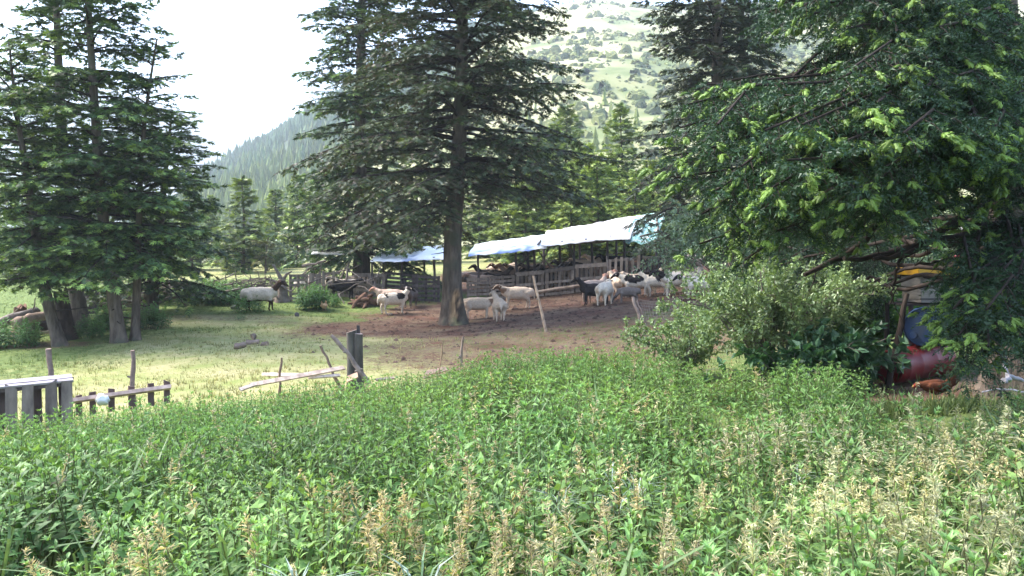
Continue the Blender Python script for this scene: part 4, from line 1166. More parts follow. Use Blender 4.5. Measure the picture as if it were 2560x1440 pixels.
# short turf: blades in tufts over the pasture
nT = 44000
yy = 8.5 + 33 * re_.random(nT) ** 1.15; xx = (re_.random(nT) - .5) * 1.45 * yy + .0 * yy
dm, sm = ground_mask(xx, yy)
kk = (re_.random(nT) > dm * 1.25) & (fbm(xx * 1.7, yy * 1.7, 61) + .25 * re_.random(nT) > .42)
pxx = CX + F * xx / yy
kk &= ~((yy < np.interp(pxx, MX[:, 0], MX[:, 1]) - .6))
xx, yy, sm, dm = xx[kk], yy[kk], sm[kk], dm[kk]; n = len(xx)
zz = gz(xx, yy)
tv = []; tf = []
for k in range(4):
    a = k * 1.57 + .3; r = .035; l = .8 + .2 * (k % 2)
    i = len(tv); s = np.array([-math.sin(a), math.cos(a), 0]) * .085
    p0 = np.array([math.cos(a), math.sin(a), 0]) * .25
    tv += [p0 - s, p0 + s, p0 + np.array([math.cos(a) * .45, math.sin(a) * .45, l])]; tf.append((i, i + 1, i + 2))
GT = (np.array(tv), np.array(tf), np.tile([[.6], [.6], [1.25]], (4, 3)))
az = re_.random(n) * 6.28
X_ = np.stack([np.cos(az), np.sin(az), 0 * az], 1); Y_ = np.stack([-np.sin(az), np.cos(az), 0 * az], 1); Z_ = np.tile([0, 0, 1.0], (n, 1))
u = re_.random((n, 1))
gcol = (np.array([[.075, .125, .028]]) * (1 - u) + np.array([[.13, .18, .045]]) * u)
dry = np.array([[.34, .30, .13]]) * (.7 + .6 * re_.random((n, 1)))
mixw = np.clip(sm[:, None] * .75 + dm[:, None] * .5 + (re_.random((n, 1)) - .5) * .6, 0, 1)
gcol = gcol * (1 - mixw) + dry * mixw
tag(build('pasture_grass', scatter(GT, np.stack([xx, yy, zz - .005], 1), X_, Y_, Z_, (.035 + .04 * re_.random(n)) * (1 + .4 * (fbm(xx * .8, yy * .8, 66) > .55)), gcol), M['grassblade'], None, False), kind='stuff')
# longer grass and weeds under the near fir and the rose bush
n = 2600
px_ = 1980 + re_.random(n) * 640; dd = 7.6 + 2.8 * re_.random(n)
xx = (px_ - CX) / F * dd; yy = dd; zz = gz(xx, yy)
dm, sm = ground_mask(xx, yy); kk = re_.random(n) > dm * .93
xx, yy, zz = xx[kk], yy[kk], zz[kk]; n = len(xx); az = re_.random(n) * 6.28; u = re_.random((n, 1))
tl = re_.normal(size=(n, 2)) * .35; Zw = unit(np.stack([tl[:, 0], tl[:, 1], np.ones(n)], 1)); Xw = unit(np.cross(np.stack([-np.sin(az), np.cos(az), 0 * az], 1), Zw)); Yw = np.cross(Zw, Xw)
tag(build('weedy_grass', scatter(GT, np.stack([xx, yy, zz - .01], 1), Xw * .9, Yw * .9, Zw, .05 + .13 * re_.random(n) ** 2, (np.array([[.05, .09, .025]]) * (1 - u) + np.array([[.15, .19, .07]]) * u)), M['grassblade'], None, False), kind='stuff')
# clods and droppings on the trodden soil
M['clod'] = rough_mat('soil_clod', (.045, .028, .022), (.11, .070, .055), 12, .95, None, .4, .01, spec=.08)
nC = 5200
xx = -6 + 16 * re_.random(nC); yy = 15 + 18 * re_.random(nC); dm, sm = ground_mask(xx, yy); kk = re_.random(nC) < dm ** 1.5
xx, yy = xx[kk], yy[kk]; n = len(xx)
oc = np.array([(1, 0, 0), (-.8, .5, 0), (-.6, -.7, 0), (.2, .9, .1), (.3, -.8, .05), (.1, 0, .7)], float); of = np.array([(0, 3, 5), (3, 1, 5), (1, 2, 5), (2, 4, 5), (4, 0, 5)])
az = re_.random(n) * 6.28
tag(build('soil_clods', scatter((oc, of, np.ones((6, 3))), np.stack([xx, yy, gz(xx, yy)], 1), np.stack([np.cos(az), np.sin(az), 0 * az], 1), np.stack([-np.sin(az), np.cos(az), 0 * az], 1), np.tile([0, 0, 1.0], (n, 1)),
          .018 + .07 * re_.random(n) ** 3, .6 + .8 * re_.random((n, 1)) * np.ones((1, 3))), M['clod'], None, True), kind='stuff')
# ================================================================== ANIMALS
ra = np.random.default_rng(31)
def fleece_mat():
    m, nt, b = mat_new('animal_coat')
    f, h = noise_fac(nt, 26, 5, .3, .7, 'Object')
    c = mix_col(nt, (.78, .76, .74), (1.12, 1.1, 1.06), f)
    c = mix_col(nt, c, attr_col(nt), 1.0, 'MULTIPLY')
    nt.links.new(c, b.inputs['Base Color']); b.inputs['Roughness'].default_value = .9; b.inputs['Specular IOR Level'].default_value = .15
    bump(nt, b, h, .5, .02); return m
M['coat'] = fleece_mat()
def blob(chains, voxel, smooth_it=4):
    """union of swept tubes with round ends -> one continuous skin (points, triangles)"""
    bmv = Geo()
    for ch in chains:
        P = np.array([c[:3] for c in ch], float); Rr = np.array([c[3] for c in ch], float)
        sq = np.array([c[4] if len(c) > 4 else 1.0 for c in ch])
        m = 5 * (len(P) - 1) + 1; s = np.linspace(0, len(P) - 1, m); k = np.arange(len(P))
        def sm(a):
            t = s; i = np.minimum(t.astype(int), len(P) - 2); f = t - i; f2 = f * f * (3 - 2 * f)
            return a[i] * (1 - f2[:, None] if a.ndim > 1 else 1 - f2) + a[i + 1] * (f2[:, None] if a.ndim > 1 else f2)
        C = np.stack([np.interp(s, k, P[:, q]) for q in range(3)], 1); rr = sm(Rr); qq = sm(sq)
        T0 = unit(C[1] - C[0]); T1 = unit(C[-1] - C[-2])
        pre = [C[0] - T0 * rr[0] * f for f in (.95, .7)]; post = [C[-1] + T1 * rr[-1] * f for f in (.7, .95)]
        C = np.concatenate([pre, C, post]); rr = np.concatenate([[rr[0] * .3, rr[0] * .72], rr, [rr[-1] * .72, rr[-1] * .3]]); qq = np.concatenate([[qq[0]] * 2, qq, [qq[-1]] * 2])
        T = unit(np.gradient(C, axis=0)); A = unit(np.cross(T, np.array([0.02, 0.999, 0.02]))); 
        B = np.cross(T, A); th = np.arange(12) / 12 * 6.2832
        V = C[:, None] + rr[:, None, None] * (np.cos(th)[None, :, None] * A[:, None] + np.sin(th)[None, :, None] * B[:, None] * qq[:, None, None])
        n = len(C); V = V.reshape(-1, 3)
        i = np.arange(n - 1)[:, None] * 12; j = np.arange(12)[None]; k2 = (j + 1) % 12
        a = (i + j).ravel(); b = (i + k2).ravel(); c = (i + 12 + k2).ravel(); d = (i + 12 + j).ravel()
        Fc = np.concatenate([np.stack([a, b, c], 1), np.stack([a, c, d], 1)])
        V = np.concatenate([V, C[:1], C[-1:]]); jj = np.arange(12); kk = (jj + 1) % 12
        Fc = np.concatenate([Fc, np.stack([kk, jj, np.full(12, n * 12)], 1), np.stack([(n - 1) * 12 + jj, (n - 1) * 12 + kk, np.full(12, n * 12 + 1)], 1)])
        bmv.add(V, Fc)
    v, f, c = bmv.arrays()
    me = bpy.data.meshes.new('skin'); me.from_pydata(v.tolist(), [], f.tolist()); me.update()
    o = bpy.data.objects.new('skin', me); COL.objects.link(o)
    r = o.modifiers.new('r', 'REMESH'); r.mode = 'VOXEL'; r.voxel_size = voxel
    s = o.modifiers.new('s', 'SMOOTH'); s.iterations = smooth_it; s.factor = .5
    t = o.modifiers.new('t', 'TRIANGULATE')
    dg = bpy.context.evaluated_depsgraph_get(); dg.update()
    ev = o.evaluated_get(dg); m2 = ev.to_mesh()
    vv = np.empty(len(m2.vertices) * 3); m2.vertices.foreach_get('co', vv); ff = np.empty(len(m2.polygons) * 3, int); m2.polygons.foreach_get('vertices', ff)
    ev.to_mesh_clear(); bpy.data.objects.remove(o); bpy.data.meshes.remove(me)
    return vv.reshape(-1, 3), ff.reshape(-1, 3)
def sheep_body(pose='up', turn=0.0, lean=1.0):
    """standing sheep facing +X, back at .70 m; returns skin and named regions"""
    ch = [[(-.40, 0, .52, .155, .85), (-.28, 0, .515, .205, .86), (-.05, 0, .495, .215, .90), (.18, 0, .50, .205, .84), (.33, 0, .53, .150, .78)]]
    ch.append([(-.30, 0, .60, .10), (0, 0, .625, .07), (.25, 0, .62, .09)])
    ct, st = math.cos(turn), math.sin(turn)
    def nk(x, z, r, q=1.0):    # neck and head points turned about the withers
        dx = x - .34; return (.34 + dx * ct, dx * st, z, r, q)
    if pose == 'up':
        neck = [(.28, 0, .58, .125), nk(.42, .70, .092), nk(.52, .82, .072)]
        head = [nk(.515, .855, .062), nk(.60, .835, .060, .85), nk(.69, .775, .044, .85), nk(.745, .735, .034)]
        ear = (.535, .865)
    elif pose == 'level':
        neck = [(.28, 0, .58, .125), nk(.44, .64, .090), nk(.56, .70, .072)]
        head = [nk(.57, .735, .062), nk(.65, .70, .058, .85), nk(.73, .63, .043, .85), nk(.77, .59, .034)]
        ear = (.585, .745)
    else:
        neck = [(.28, 0, .55, .125), nk(.44, .42, .085), nk(.54, .29, .066)]
        head = [nk(.565, .27, .058), nk(.62, .20, .056, .85), nk(.655, .11, .042, .85), nk(.665, .065, .034)]
        ear = (.565, .30)
    ch += [neck, head]
    for s in (-1, 1):
        ex, ez = ear
        a = nk(ex, ez, 0); off = np.array([-st, ct]) * s
        ch.append([(a[0] + off[0] * .045, a[1] + off[1] * .045, ez, .026), (a[0] + off[0] * .10, a[1] + off[1] * .10, ez - .018, .028), (a[0] + off[0] * .155, a[1] + off[1] * .155, ez - .05, .016)])
        ch.append([(.26, s * .10, .46, .085), (.27, s * .105, .33, .055), (.275 + .02 * s * lean, s * .105, .21, .036), (.265 + .03 * s * lean, s * .105, .07, .028), (.285 + .03 * s * lean, s * .105, .025, .032)])
        ch.append([(-.33, s * .10, .50, .120), (-.27, s * .115, .385, .085), (-.36 - .02 * s * lean, s * .11, .265, .042), (-.345 - .03 * s * lean, s * .108, .09, .029), (-.325 - .03 * s * lean, s * .108, .025, .032)])
    ch.append([(-.50, 0, .56, .035), (-.54, 0, .46, .032), (-.535, 0, .33, .024)])
    v, f = blob(ch, .029, 2)
    wool = smooth(.28, .42, v[:, 2]) * (v[:, 0] < .36)
    nl = (fbm(v[:, 0] * 9 + v[:, 1] * 5, v[:, 2] * 9 + v[:, 1] * 7, 3) - .5) * .045 * wool
    v = v + unit(v - np.array([0, 0, .5]) * 1.0 - np.stack([v[:, 0], 0 * v[:, 0], 0 * v[:, 0]], 1)) * nl[:, None]
    hd = np.array([h[:3] for h in head])
    return v, f, hd, np.array([n[:3] for n in neck])
BODIES = {}
def body(pose, turn, lean):
    k = (pose, round(turn, 2), lean)
    if k not in BODIES: BODIES[k] = sheep_body(pose, turn, lean)
    return BODIES[k]
CREAM = np.array([.55, .43, .33]); WHITE = np.array([.66, .565, .46]); BLACK = np.array([.022, .018, .018]); BROWN = np.array([.10, .060, .040]); TANC = np.array([.40, .31, .21]); GREYC = np.array([.36, .32, .295]); PINK = np.array([.44, .33, .27])
def coat(v, hd, nk_, kind, seed):
    n = len(v); c = np.zeros((n, 3))
    dh = np.min(np.linalg.norm(v[:, None] - hd[None], axis=2), 1); dn = np.min(np.linalg.norm(v[:, None] - nk_[None, 1:], axis=2), 1)
    head = dh < .115; neck = dn < .15
    low = v[:, 2] < .30
    nz = fbm(v[:, 0] * 3.1 + seed * 7.3, v[:, 2] * 3.1 + np.sign(v[:, 1]) * 2.0 * np.abs(v[:, 1] > .04) + seed, seed, 2)
    nose = np.linalg.norm(v - hd[-1], axis=1) < .055
    blaze = head & (np.abs(v[:, 1] - np.interp(v[:, 0], np.sort(hd[:, 0]), hd[np.argsort(hd[:, 0]), 1])) < .022) & (v[:, 2] > hd[:, 2].min() + .02)
    hoof = v[:, 2] < .035
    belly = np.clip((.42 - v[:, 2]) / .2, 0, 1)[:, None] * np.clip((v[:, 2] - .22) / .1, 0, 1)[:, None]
    base = {'white': WHITE, 'cream': CREAM, 'brownface': CREAM, 'pied': WHITE, 'blackhead': WHITE, 'black': BLACK, 'tan': TANC, 'grey': GREYC, 'pink': PINK, 'whitedarkleg': WHITE * .93, 'greydark': np.array([.16, .13, .115])}[kind]
    c[:] = base
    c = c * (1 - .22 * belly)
    if kind == 'cream': c[head] = CREAM * .82
    if kind == 'white': c[head] = WHITE * .95; c[head & (nz > .62)] = BLACK * 2
    if kind == 'brownface': c[head] = BROWN; c[neck & (v[:, 2] < nk_[1, 2] + .02) & ~head] = BROWN * 2.2; c[blaze] = CREAM * .9
    if kind == 'pied':
        pr = np.random.default_rng(seed); jig = (fbm(v[:, 0] * 9, v[:, 2] * 9, seed) - .5) * .10
        for q in range(4):
            ctr = np.array([-.36 + .19 * q + pr.normal() * .05, (1 if q % 2 else -1) * .14, .52 + pr.random() * .16]); rad = (.10 + .07 * pr.random()) * (1.5 if seed == 18 and q == 1 else 1)
            ctr[1] *= 1 if pr.random() < .5 else -1
            c[np.linalg.norm((v - ctr) * [1, .55, 1.1], axis=1) + jig < rad] = BLACK
        c[(neck | head)] = BLACK; c[blaze & (seed % 2 == 0)] = WHITE; c[low] = WHITE * .9
        if seed % 3 == 0: c[neck & ~head] = WHITE
    if kind == 'blackhead':
        c[head | neck] = BLACK; c[(nz > .70) & ~low] = BLACK; c[low] = WHITE * .85
        if seed % 2: c[blaze] = WHITE
    if kind == 'whitedarkleg': c[v[:, 2] < .33] = BROWN * .5; c[head | neck] = BROWN * .55
    if kind == 'grey': c[head | neck] = BLACK * 1.3; c[blaze] = WHITE * .9 if seed % 2 else BLACK
    if kind == 'pink': c[head] = np.array([.36, .20, .15])
    if kind == 'tan': c[head] = TANC * .7; c[v[:, 2] > .66] *= 1.15
    if kind == 'greydark': c[head] = BLACK * 2; c[blaze] = GREYC
    c[nose] = np.minimum(c[nose], .09); c[hoof] = np.array([.14, .11, .09]) if kind != 'black' else BLACK
    eye = np.zeros(n, bool)
    for s in (-1, 1):
        e = hd[1] + np.array([0, s * .055, .012]); eye |= np.linalg.norm(v - e, axis=1) < .016
    c[eye] = .01
    return c
YARD = 'sheep standing in the yard'; PEN = 'sheep packed inside the pen'
SHARED = {}
def sheep(px, py, d, heading, kind, label, pose='up', turn=0.0, scale=1.0, lean=1.0, group=YARD, name='sheep', seed=None, cat='sheep', g0=None):
    """heading in degrees: 0 faces right, 90 away, 180 left, 270 towards the viewer"""
    v, f, hd, nk_ = body(pose, turn, lean)
    seed = seed if seed is not None else int(ra.integers(0, 99))
    c = coat(v, hd, nk_, kind, seed)
    p = hit(px, py, d - 5, d + 6) if g0 is None else g0
    key = (pose, kind, seed % 2)
    if group in (PEN, 'sheep in the left pen') and key in SHARED: me = SHARED[key]
    else:
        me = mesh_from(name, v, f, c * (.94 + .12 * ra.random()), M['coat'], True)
        if group in (PEN, 'sheep in the left pen'): SHARED[key] = me
    o = bpy.data.objects.new(name, me); COL.objects.link(o)
    o.location = Vector([float(p[0]), float(p[1]), float(p[2]) - .012]); o.rotation_euler = (0, 0, R(heading)); o.scale = (scale * 1.04, scale * 1.02, scale)
    return tag(o, label, cat, group)
# under and beside the big fir
sheep(1195, 797, 24.6, 8, 'brownface', 'woolly tan-faced sheep beside the big fir trunk, head lowered to the right', 'level', -.15, .98, seed=4)
sheep(1247, 803, 24.3, 98, 'cream', 'cream sheep seen from behind beside the tan-faced one, legs apart', 'up', .55, 1.0, .6, seed=8)
sheep(1292, 772, 26.5, 186, 'brownface', 'long-bodied cream sheep with a dark face, standing sideways before the pallet fence', 'level', .25, 1.06, seed=6)
# left of the big fir
sheep(985, 784, 26.0, 28, 'pied', 'black-and-white patched sheep with a black neck, left of the big fir', 'up', .1, 1.02, seed=3)
sheep(975, 772, 27.4, 172, 'pink', 'brownish sheep with a white blaze behind the patched one, facing left', 'level', -.1, 1.0, seed=12)
sheep(1026, 768, 28.0, 262, 'greydark', 'dark-headed grey sheep facing the viewer left of the fir trunk', 'level', .1, 1.0, seed=11)
sheep(1012, 752, 28.8, 100, 'black', 'black sheep half hidden behind the patched one, its white nose raised', 'up', 0, .95, seed=2)
sheep(652, 777, 28.3, 14, 'whitedarkleg', 'white sheep with dark legs and raised dark head browsing at the twisted stump', 'up', .2, 1.16, 1.4, seed=5, group=None)
# the group on the right
GR = 'sheep of the crowd on the right of the yard'
sheep(1487, 762, 24.6, 176, 'black', 'black sheep at the left end of the crowd, looking left', 'up', -.2, .98, group=GR, seed=1)
sheep(1513, 764, 24.2, 66, 'white', 'plump white sheep seen from behind, next to the black one', 'level', .3, 1.06, .8, group=GR, seed=7)
sheep(1487, 755, 25.6, 40, 'pink', 'pinkish shorn sheep behind the plump white one', 'up', .3, 1.04, group=GR, seed=9)
sheep(1541, 745, 25.8, 100, 'cream', 'pale sheep seen from behind with its tail towards us, right of the plump white one', 'up', .2, 1.02, .5, group=GR, seed=10)
sheep(1537, 736, 27.2, 80, 'pink', 'pink-headed sheep behind the pale one, only head and back showing', 'up', .2, 1.0, group=GR, seed=14)
sheep(1592, 745, 25.4, 172, 'pied', 'white sheep with a large black flank patch and a white face, facing left', 'level', -.25, 1.08, group=GR, seed=18)
sheep(1570, 757, 24.7, 175, 'greydark', 'small dark lamb with its black head down on the soil', 'graze', .2, .70, group=GR, seed=20)
sheep(1603, 738, 26.6, 175, 'cream', 'cream sheep standing behind the one with the flank patch', 'level', 0, 1.02, group=GR, seed=21)
sheep(1636, 739, 26.0, 170, 'pied', 'white sheep with black eye patches between two black-headed ones', 'up', -.3, .98, group=GR, seed=24)
sheep(1655, 735, 26.6, 200, 'blackhead', 'white sheep with a black mask, partly behind the foremost black-headed one', 'level', .2, 1.0, group=GR, seed=26)
sheep(1693, 741, 25.2, 184, 'blackhead', 'foremost black-headed white sheep with a small black spot, facing left', 'level', -.1, 1.10, group=GR, seed=22)
sheep(1702, 730, 26.8, 176, 'white', 'white sheep behind the foremost black-headed one', 'level', .1, 1.05, group=GR, seed=28)
sheep(1735, 738, 26.0, 60, 'cream', 'cream sheep with a dark tail at the right end, half behind the near boughs', 'level', .2, 1.14, group=GR, seed=30)
sheep(1741, 748, 24.8, 195, 'pied', 'patched sheep at the right end, mostly behind the rose bush', 'level', 0, .95, group=GR, seed=33)
sheep(1630, 690, 29.8, 178, 'tan', 'tan sheep at the back of the yard beside the end of the pallets', 'up', .1, 1.14, group=GR, seed=34)
sheep(1703, 690, 29.6, 182, 'grey', 'grey black-headed sheep at the back, right of the tan one', 'up', -.1, 1.22, group=GR, seed=35)
sheep(1724, 688, 30.6, 170, 'grey', 'second grey black-headed sheep at the back, under the shrub', 'up', .2, 1.16, group=GR, seed=36)
# inside the pen
pen = [(1168, 34.0, 200, 'pink', 'grey-pink sheep at the trunk end of the pen, head turned back'), (1196, 33.6, 20, 'greydark', 'dark sheep in the pen next to the trunk'), (1222, 34.2, 170, 'black', 'black sheep in the pen right of the trunk'),
       (1240, 33.4, 10, 'greydark', 'charcoal sheep pressed against the slatted pallets'), (1250, 36.0, 5, 'cream', 'long pale sheep lying across the back of the pen'), (1268, 35.4, 185, 'brownface', 'dark-faced cream sheep beside the shed post'),
       (1286, 33.7, 160, 'pink', 'pinkish sheep in the pen behind the joint of the pallets'), (1300, 35.0, 190, 'brownface', 'brown-faced sheep behind the first shed post'), (1322, 33.4, 15, 'black', 'black sheep behind the boarded pallets, left one'),
       (1342, 34.4, 175, 'greydark', 'dark grey sheep looking over the pen under the tarp'), (1362, 33.3, 0, 'black', 'black sheep behind the boarded pallets, right one'), (1385, 34.0, 180, 'greydark', 'dark sheep under the front edge of the white tarp'),
       (1400, 33.0, 10, 'grey', 'grey sheep with a striped look under the white tarp'), (1425, 34.6, 160, 'black', 'black sheep deep in the shade of the shed'), (1462, 35.0, 185, 'cream', 'pale sheep deep in the shed between two posts'),
       (1500, 35.5, 175, 'cream', 'cream sheep at the far back of the shed'), (1535, 34.5, 190, 'black', 'black sheep behind the picket pallet'),
       (1210, 32.4, 185, 'pink', 'pinkish sheep close behind the trunk-side pallet'), (1256, 32.6, 170, 'black', 'black sheep close behind the second slatted pallet'), (1312, 32.5, 8, 'greydark', 'charcoal sheep close behind the first boarded pallet'),
       (1350, 32.3, 184, 'grey', 'grey black-headed sheep close behind the second boarded pallet'), (1378, 32.2, 12, 'black', 'black sheep rubbing along the second boarded pallet'), (1412, 32.3, 176, 'pink', 'pinkish sheep close behind the third boarded pallet'), (1440, 32.2, 190, 'greydark', 'dark sheep at the end of the boarded pallets')]
for px, d, hd_, kd, lab in pen:
    sheep(px, 0, d, hd_ + ra.normal() * 12, kd, lab, ['up', 'level'][int(ra.integers(0, 2))], .2, .1 * ra.random() + 1.06, 1.0, PEN, g0=G(px, d))
for px, d, hd_, kd, lab in [(772, 30.6, 20, 'white', 'white sheep behind the low slatted gate'), (800, 31.4, 200, 'cream', 'cream sheep behind the twig tangle at the gate'), (826, 31.0, 160, 'white', 'white sheep behind the pale pickets'), (852, 31.6, 20, 'cream', 'pale sheep right of the pickets'),
                            (868, 30.8, 190, 'white', 'white-headed sheep over the long crate board'), (880, 32.2, 10, 'pink', 'pink sheep beside the white-headed one'), (905, 31.6, 170, 'cream', 'pale sheep behind the broken pallets'), (925, 32.6, 20, 'white', 'white sheep at the dark end of the left pen'), (858, 30.2, 5, 'black', 'dark sheep among the white ones of the left pen')]:
    sheep(px, 0, d, hd_ + ra.normal() * 12, kd, lab, 'level', -.2, .96 + .08 * ra.random(), 1.0, 'sheep in the left pen', g0=G(px, d))

# hens
def hen_mesh(cols, seed, peck=True):
    ch = [[(-.13, 0, .20, .075, .9), (-.02, 0, .19, .105, .9), (.10, 0, .20, .080, .85)], [(-.16, 0, .24, .055, .5), (-.22, 0, .30, .050, .4), (-.25, 0, .36, .030, .4)], [(-.14, 0, .21, .05, .6), (-.23, 0, .25, .045, .5), (-.29, 0, .29, .022, .4)]]
    if peck: ch += [[(.11, 0, .21, .062), (.18, 0, .215, .042), (.235, 0, .20, .032)], [(.235, 0, .20, .031), (.262, 0, .19, .024)], [(.275, 0, .183, .011), (.30, 0, .168, .006)], [(.225, 0, .235, .012, .6), (.25, 0, .228, .012, .6)], [(.25, 0, .165, .010), (.252, 0, .150, .008)]]
    else: ch += [[(.10, 0, .23, .062), (.14, 0, .31, .042), (.155, 0, .36, .033)], [(.16, 0, .365, .031), (.185, 0, .36, .024)], [(.20, 0, .355, .011), (.225, 0, .345, .006)], [(.15, 0, .405, .012, .6), (.18, 0, .40, .012, .6)], [(.18, 0, .33, .010), (.18, 0, .31, .008)]]
    for s in (-1, 1):
        ch.append([(.06, s * .085, .215, .045, .5), (-.04, s * .10, .205, .060, .55), (-.14, s * .085, .215, .030, .5)])
        ch.append([(.0, s * .05, .13, .034), (.005, s * .05, .07, .013), (0, s * .05, .012, .011)])
        for a in (-.5, 0, .5): ch.append([(0, s * .05, .012, .010), (.05, s * .05 + a * .05, .010, .007)])
    v, f = blob(ch, .012, 2)
    nz = fbm(v[:, 0] * 14, v[:, 2] * 14 + v[:, 1] * 9, seed)[:, None]
    c = np.array(cols[0])[None] * (1 - nz) + np.array(cols[1])[None] * nz
    hx_ = .21 if peck else .145; hz_ = .18 if peck else .33
    hd = (v[:, 0] > hx_) & (v[:, 2] > hz_ - .03) & (v[:, 2] > .13); c[hd] = np.array([.15, .022, .016])
    c[(v[:, 0] > (.272 if peck else .195)) & (v[:, 2] > .14)] = np.array([.25, .17, .06])
    c[v[:, 2] < .09] = np.array([.30, .20, .07]); c[(v[:, 0] < -.20)] *= .75
    return v, f, c
def hen(p, heading, cols, label, scale=1.0, peck=True, seed=1, cat='hen'):
    v, f, c = hen_mesh(cols, seed, peck)
    o = bpy.data.objects.new('hen', mesh_from('hen', v, f, c, M['coat'], True)); COL.objects.link(o)
    o.location = Vector([float(q) for q in p]); o.rotation_euler = (0, 0, R(heading)); o.scale = (scale,) * 3
    return tag(o, label, cat, 'hens loose in the pasture')
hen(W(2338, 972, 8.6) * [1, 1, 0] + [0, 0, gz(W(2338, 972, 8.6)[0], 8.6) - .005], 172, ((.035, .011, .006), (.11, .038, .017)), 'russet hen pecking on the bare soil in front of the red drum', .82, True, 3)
hen(hit(811, 781), 80, ((.36, .20, .10), (.58, .42, .26)), 'buff hen seen from behind near the pale picket gate clump', .95, False, 5)
hen(hit(1678, 700, 26, 34), 180, ((.20, .06, .03), (.36, .16, .08)), 'brown hen among the sheep legs at the back of the yard', 1.1, True, 8)
# ================================================================== THE SHEEP PEN AND ITS SHED
rg = np.random.default_rng(404)
M['tarpwhite'] = rough_mat('white_tarpaulin', (.62, .60, .58), (.80, .79, .77), 2.2, .5, None, .5, .05, (.42, .37, .34), .9, .4)
M['tarpblue'] = rough_mat('blue_tarpaulin', (.85, .85, .85), (1, 1, 1), 2.0, .45, None, .5, .05, spec=.45)
M['tarpteal'] = rough_mat('teal_netting', (.10, .30, .28), (.30, .48, .45), 9, .7, None, .6, .05, (.52, .55, .52), 2.5, .3)
M['paint_yellow'] = rough_mat('yellow_paint', (.50, .25, .010), (.62, .34, .02), 6, .55, None, .3, .004, (.32, .16, .02), 3, .4)
M['hivegrey'] = rough_mat('old_hive_wood', (.13, .115, .10), (.24, .215, .19), 8, .85, (1, 1, 5), .4, .004, spec=.25)
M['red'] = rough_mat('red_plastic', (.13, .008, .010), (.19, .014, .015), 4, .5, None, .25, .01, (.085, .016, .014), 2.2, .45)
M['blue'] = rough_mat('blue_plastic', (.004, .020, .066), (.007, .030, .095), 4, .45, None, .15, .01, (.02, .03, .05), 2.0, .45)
M['wire'] = rough_mat('rusty_wire', (.16, .13, .11), (.30, .27, .25), 20, .6, None, .2, .002, spec=.4)
M['bag'] = rough_mat('white_plastic_bag', (.55, .55, .55), (.70, .70, .68), 6, .4, None, .6, .02, spec=.5)
M['stone'] = rough_mat('field_stone', (.14, .13, .125), (.27, .255, .24), 5, .9, None, .6, .02, spec=.2)
M['redbark'] = rough_mat('red_rotten_wood', (.075, .040, .028), (.19, .115, .078), 7, .95, (1, 1, .4), .7, .02, spec=.1)
UPV = np.array([0, 0, 1.0])
def pallet(a, b, h, style, label, group, mat='oldwood', tilt=0.0, lift=0.02, cat='pallet', drop=()):
    """a pallet stood on edge between ground points a and b; h its height"""
    a = np.asarray(a, float); b = np.asarray(b, float); t = unit(b - a); L = np.linalg.norm(b - a)
    out = unit(np.cross(t, UPV)); out = out if out[1] < 0 else -out
    up = unit(UPV - out * tilt)
    root = thing('pallet', a, label, cat, group)
    def P(u, z, o=0): return a + t * u + up * (z + lift) + out * o
    if style == 'slats':
        for u in (.06, L / 2, L - .06): plank('post', P(u, 0), P(u, h), .09, .07, out, M[mat], root, rg, (.75, .72, .7))
        n = 6
        for k in range(n):
            if k in drop: continue
            z = .06 + (h - .12) * k / (n - 1)
            plank('slat', P(0, z + rg.normal() * .01, .05), P(L, z + rg.normal() * .012, .05), .098, .02, out, M[mat], root, rg)
    elif style == 'blocks':
        for z, w in ((.06, .10), (h * .48, .10), (h - .08, .15)):
            plank('board', P(0, z + rg.normal() * .008, .06), P(L, z + rg.normal() * .01, .06), w, .022, out, M[mat], root, rg)
        for u in (.08, L / 2, L - .08):
            for z0, z1 in ((.11, h * .43), (h * .53, h - .16)): plank('block', P(u, z0, .015), P(u, z1, .015), .13, .075, out, M[mat], root, rg, (.8, .78, .75))
        n = 7
        for k in range(n):
            if k in drop: continue
            u = .06 + (L - .12) * k / (n - 1)
            plank('slat', P(u, .02, -.045), P(u, h - .02 + rg.normal() * .015, -.045), .098, .02, out, M[mat], root, rg, (.62, .6, .58))
    elif style == 'pickets':
        n = max(4, int(L / .17))
        for z in (.10, h * .5, h - .1): plank('rail', P(0, z, 0), P(L, z, 0), .09, .03, out, M[mat], root, rg, (.8, .78, .76))
        for k in range(n):
            if k in drop: continue
            u = .05 + (L - .1) * k / (n - 1)
            plank('picket', P(u, 0, .04), P(u + rg.normal() * .012, h + rg.normal() * .03, .04), .10, .022, out, M[mat], root, rg)
    return root
PG = 'pallets walling the sheep pen'
base_line = [(1165, 756, 30.8), (1225, 752, 30.8), (1288, 746, 30.7), (1362, 738, 30.4), (1438, 730, 30.1), (1520, 720, 29.8), (1600, 710, 29.5), (1650, 704, 30.4)]
bp_ = []
for px, py, d in base_line:
    x = (px - CX) / F * d; bp_.append(np.array([x, d, float(gz(x, d))]))
labs = [('slats', 'slatted pallet nearest the big fir trunk', .85), ('slats', 'slatted pallet with six level boards right of the trunk-side one', .88), ('blocks', 'boarded pallet next to the slatted ones', .97), ('blocks', 'boarded pallet behind the leaning pale pole', 1.01),
        ('blocks', 'boarded pallet left of the picket-faced one, above the log rail', 1.08), ('pickets', 'tilted picket-faced pallet under the white tarp corner', 1.22), ('pickets', 'last dark pallet at the shrub end of the pen', 1.05)]
for k, (st, lb, h) in enumerate(labs):
    t = unit(bp_[k + 1] - bp_[k])
    pallet(bp_[k] + t * .02, bp_[k + 1] - t * .02, h, st, lb, PG, 'oldwood' if k < 6 else 'darkwood', .06 * rg.normal())
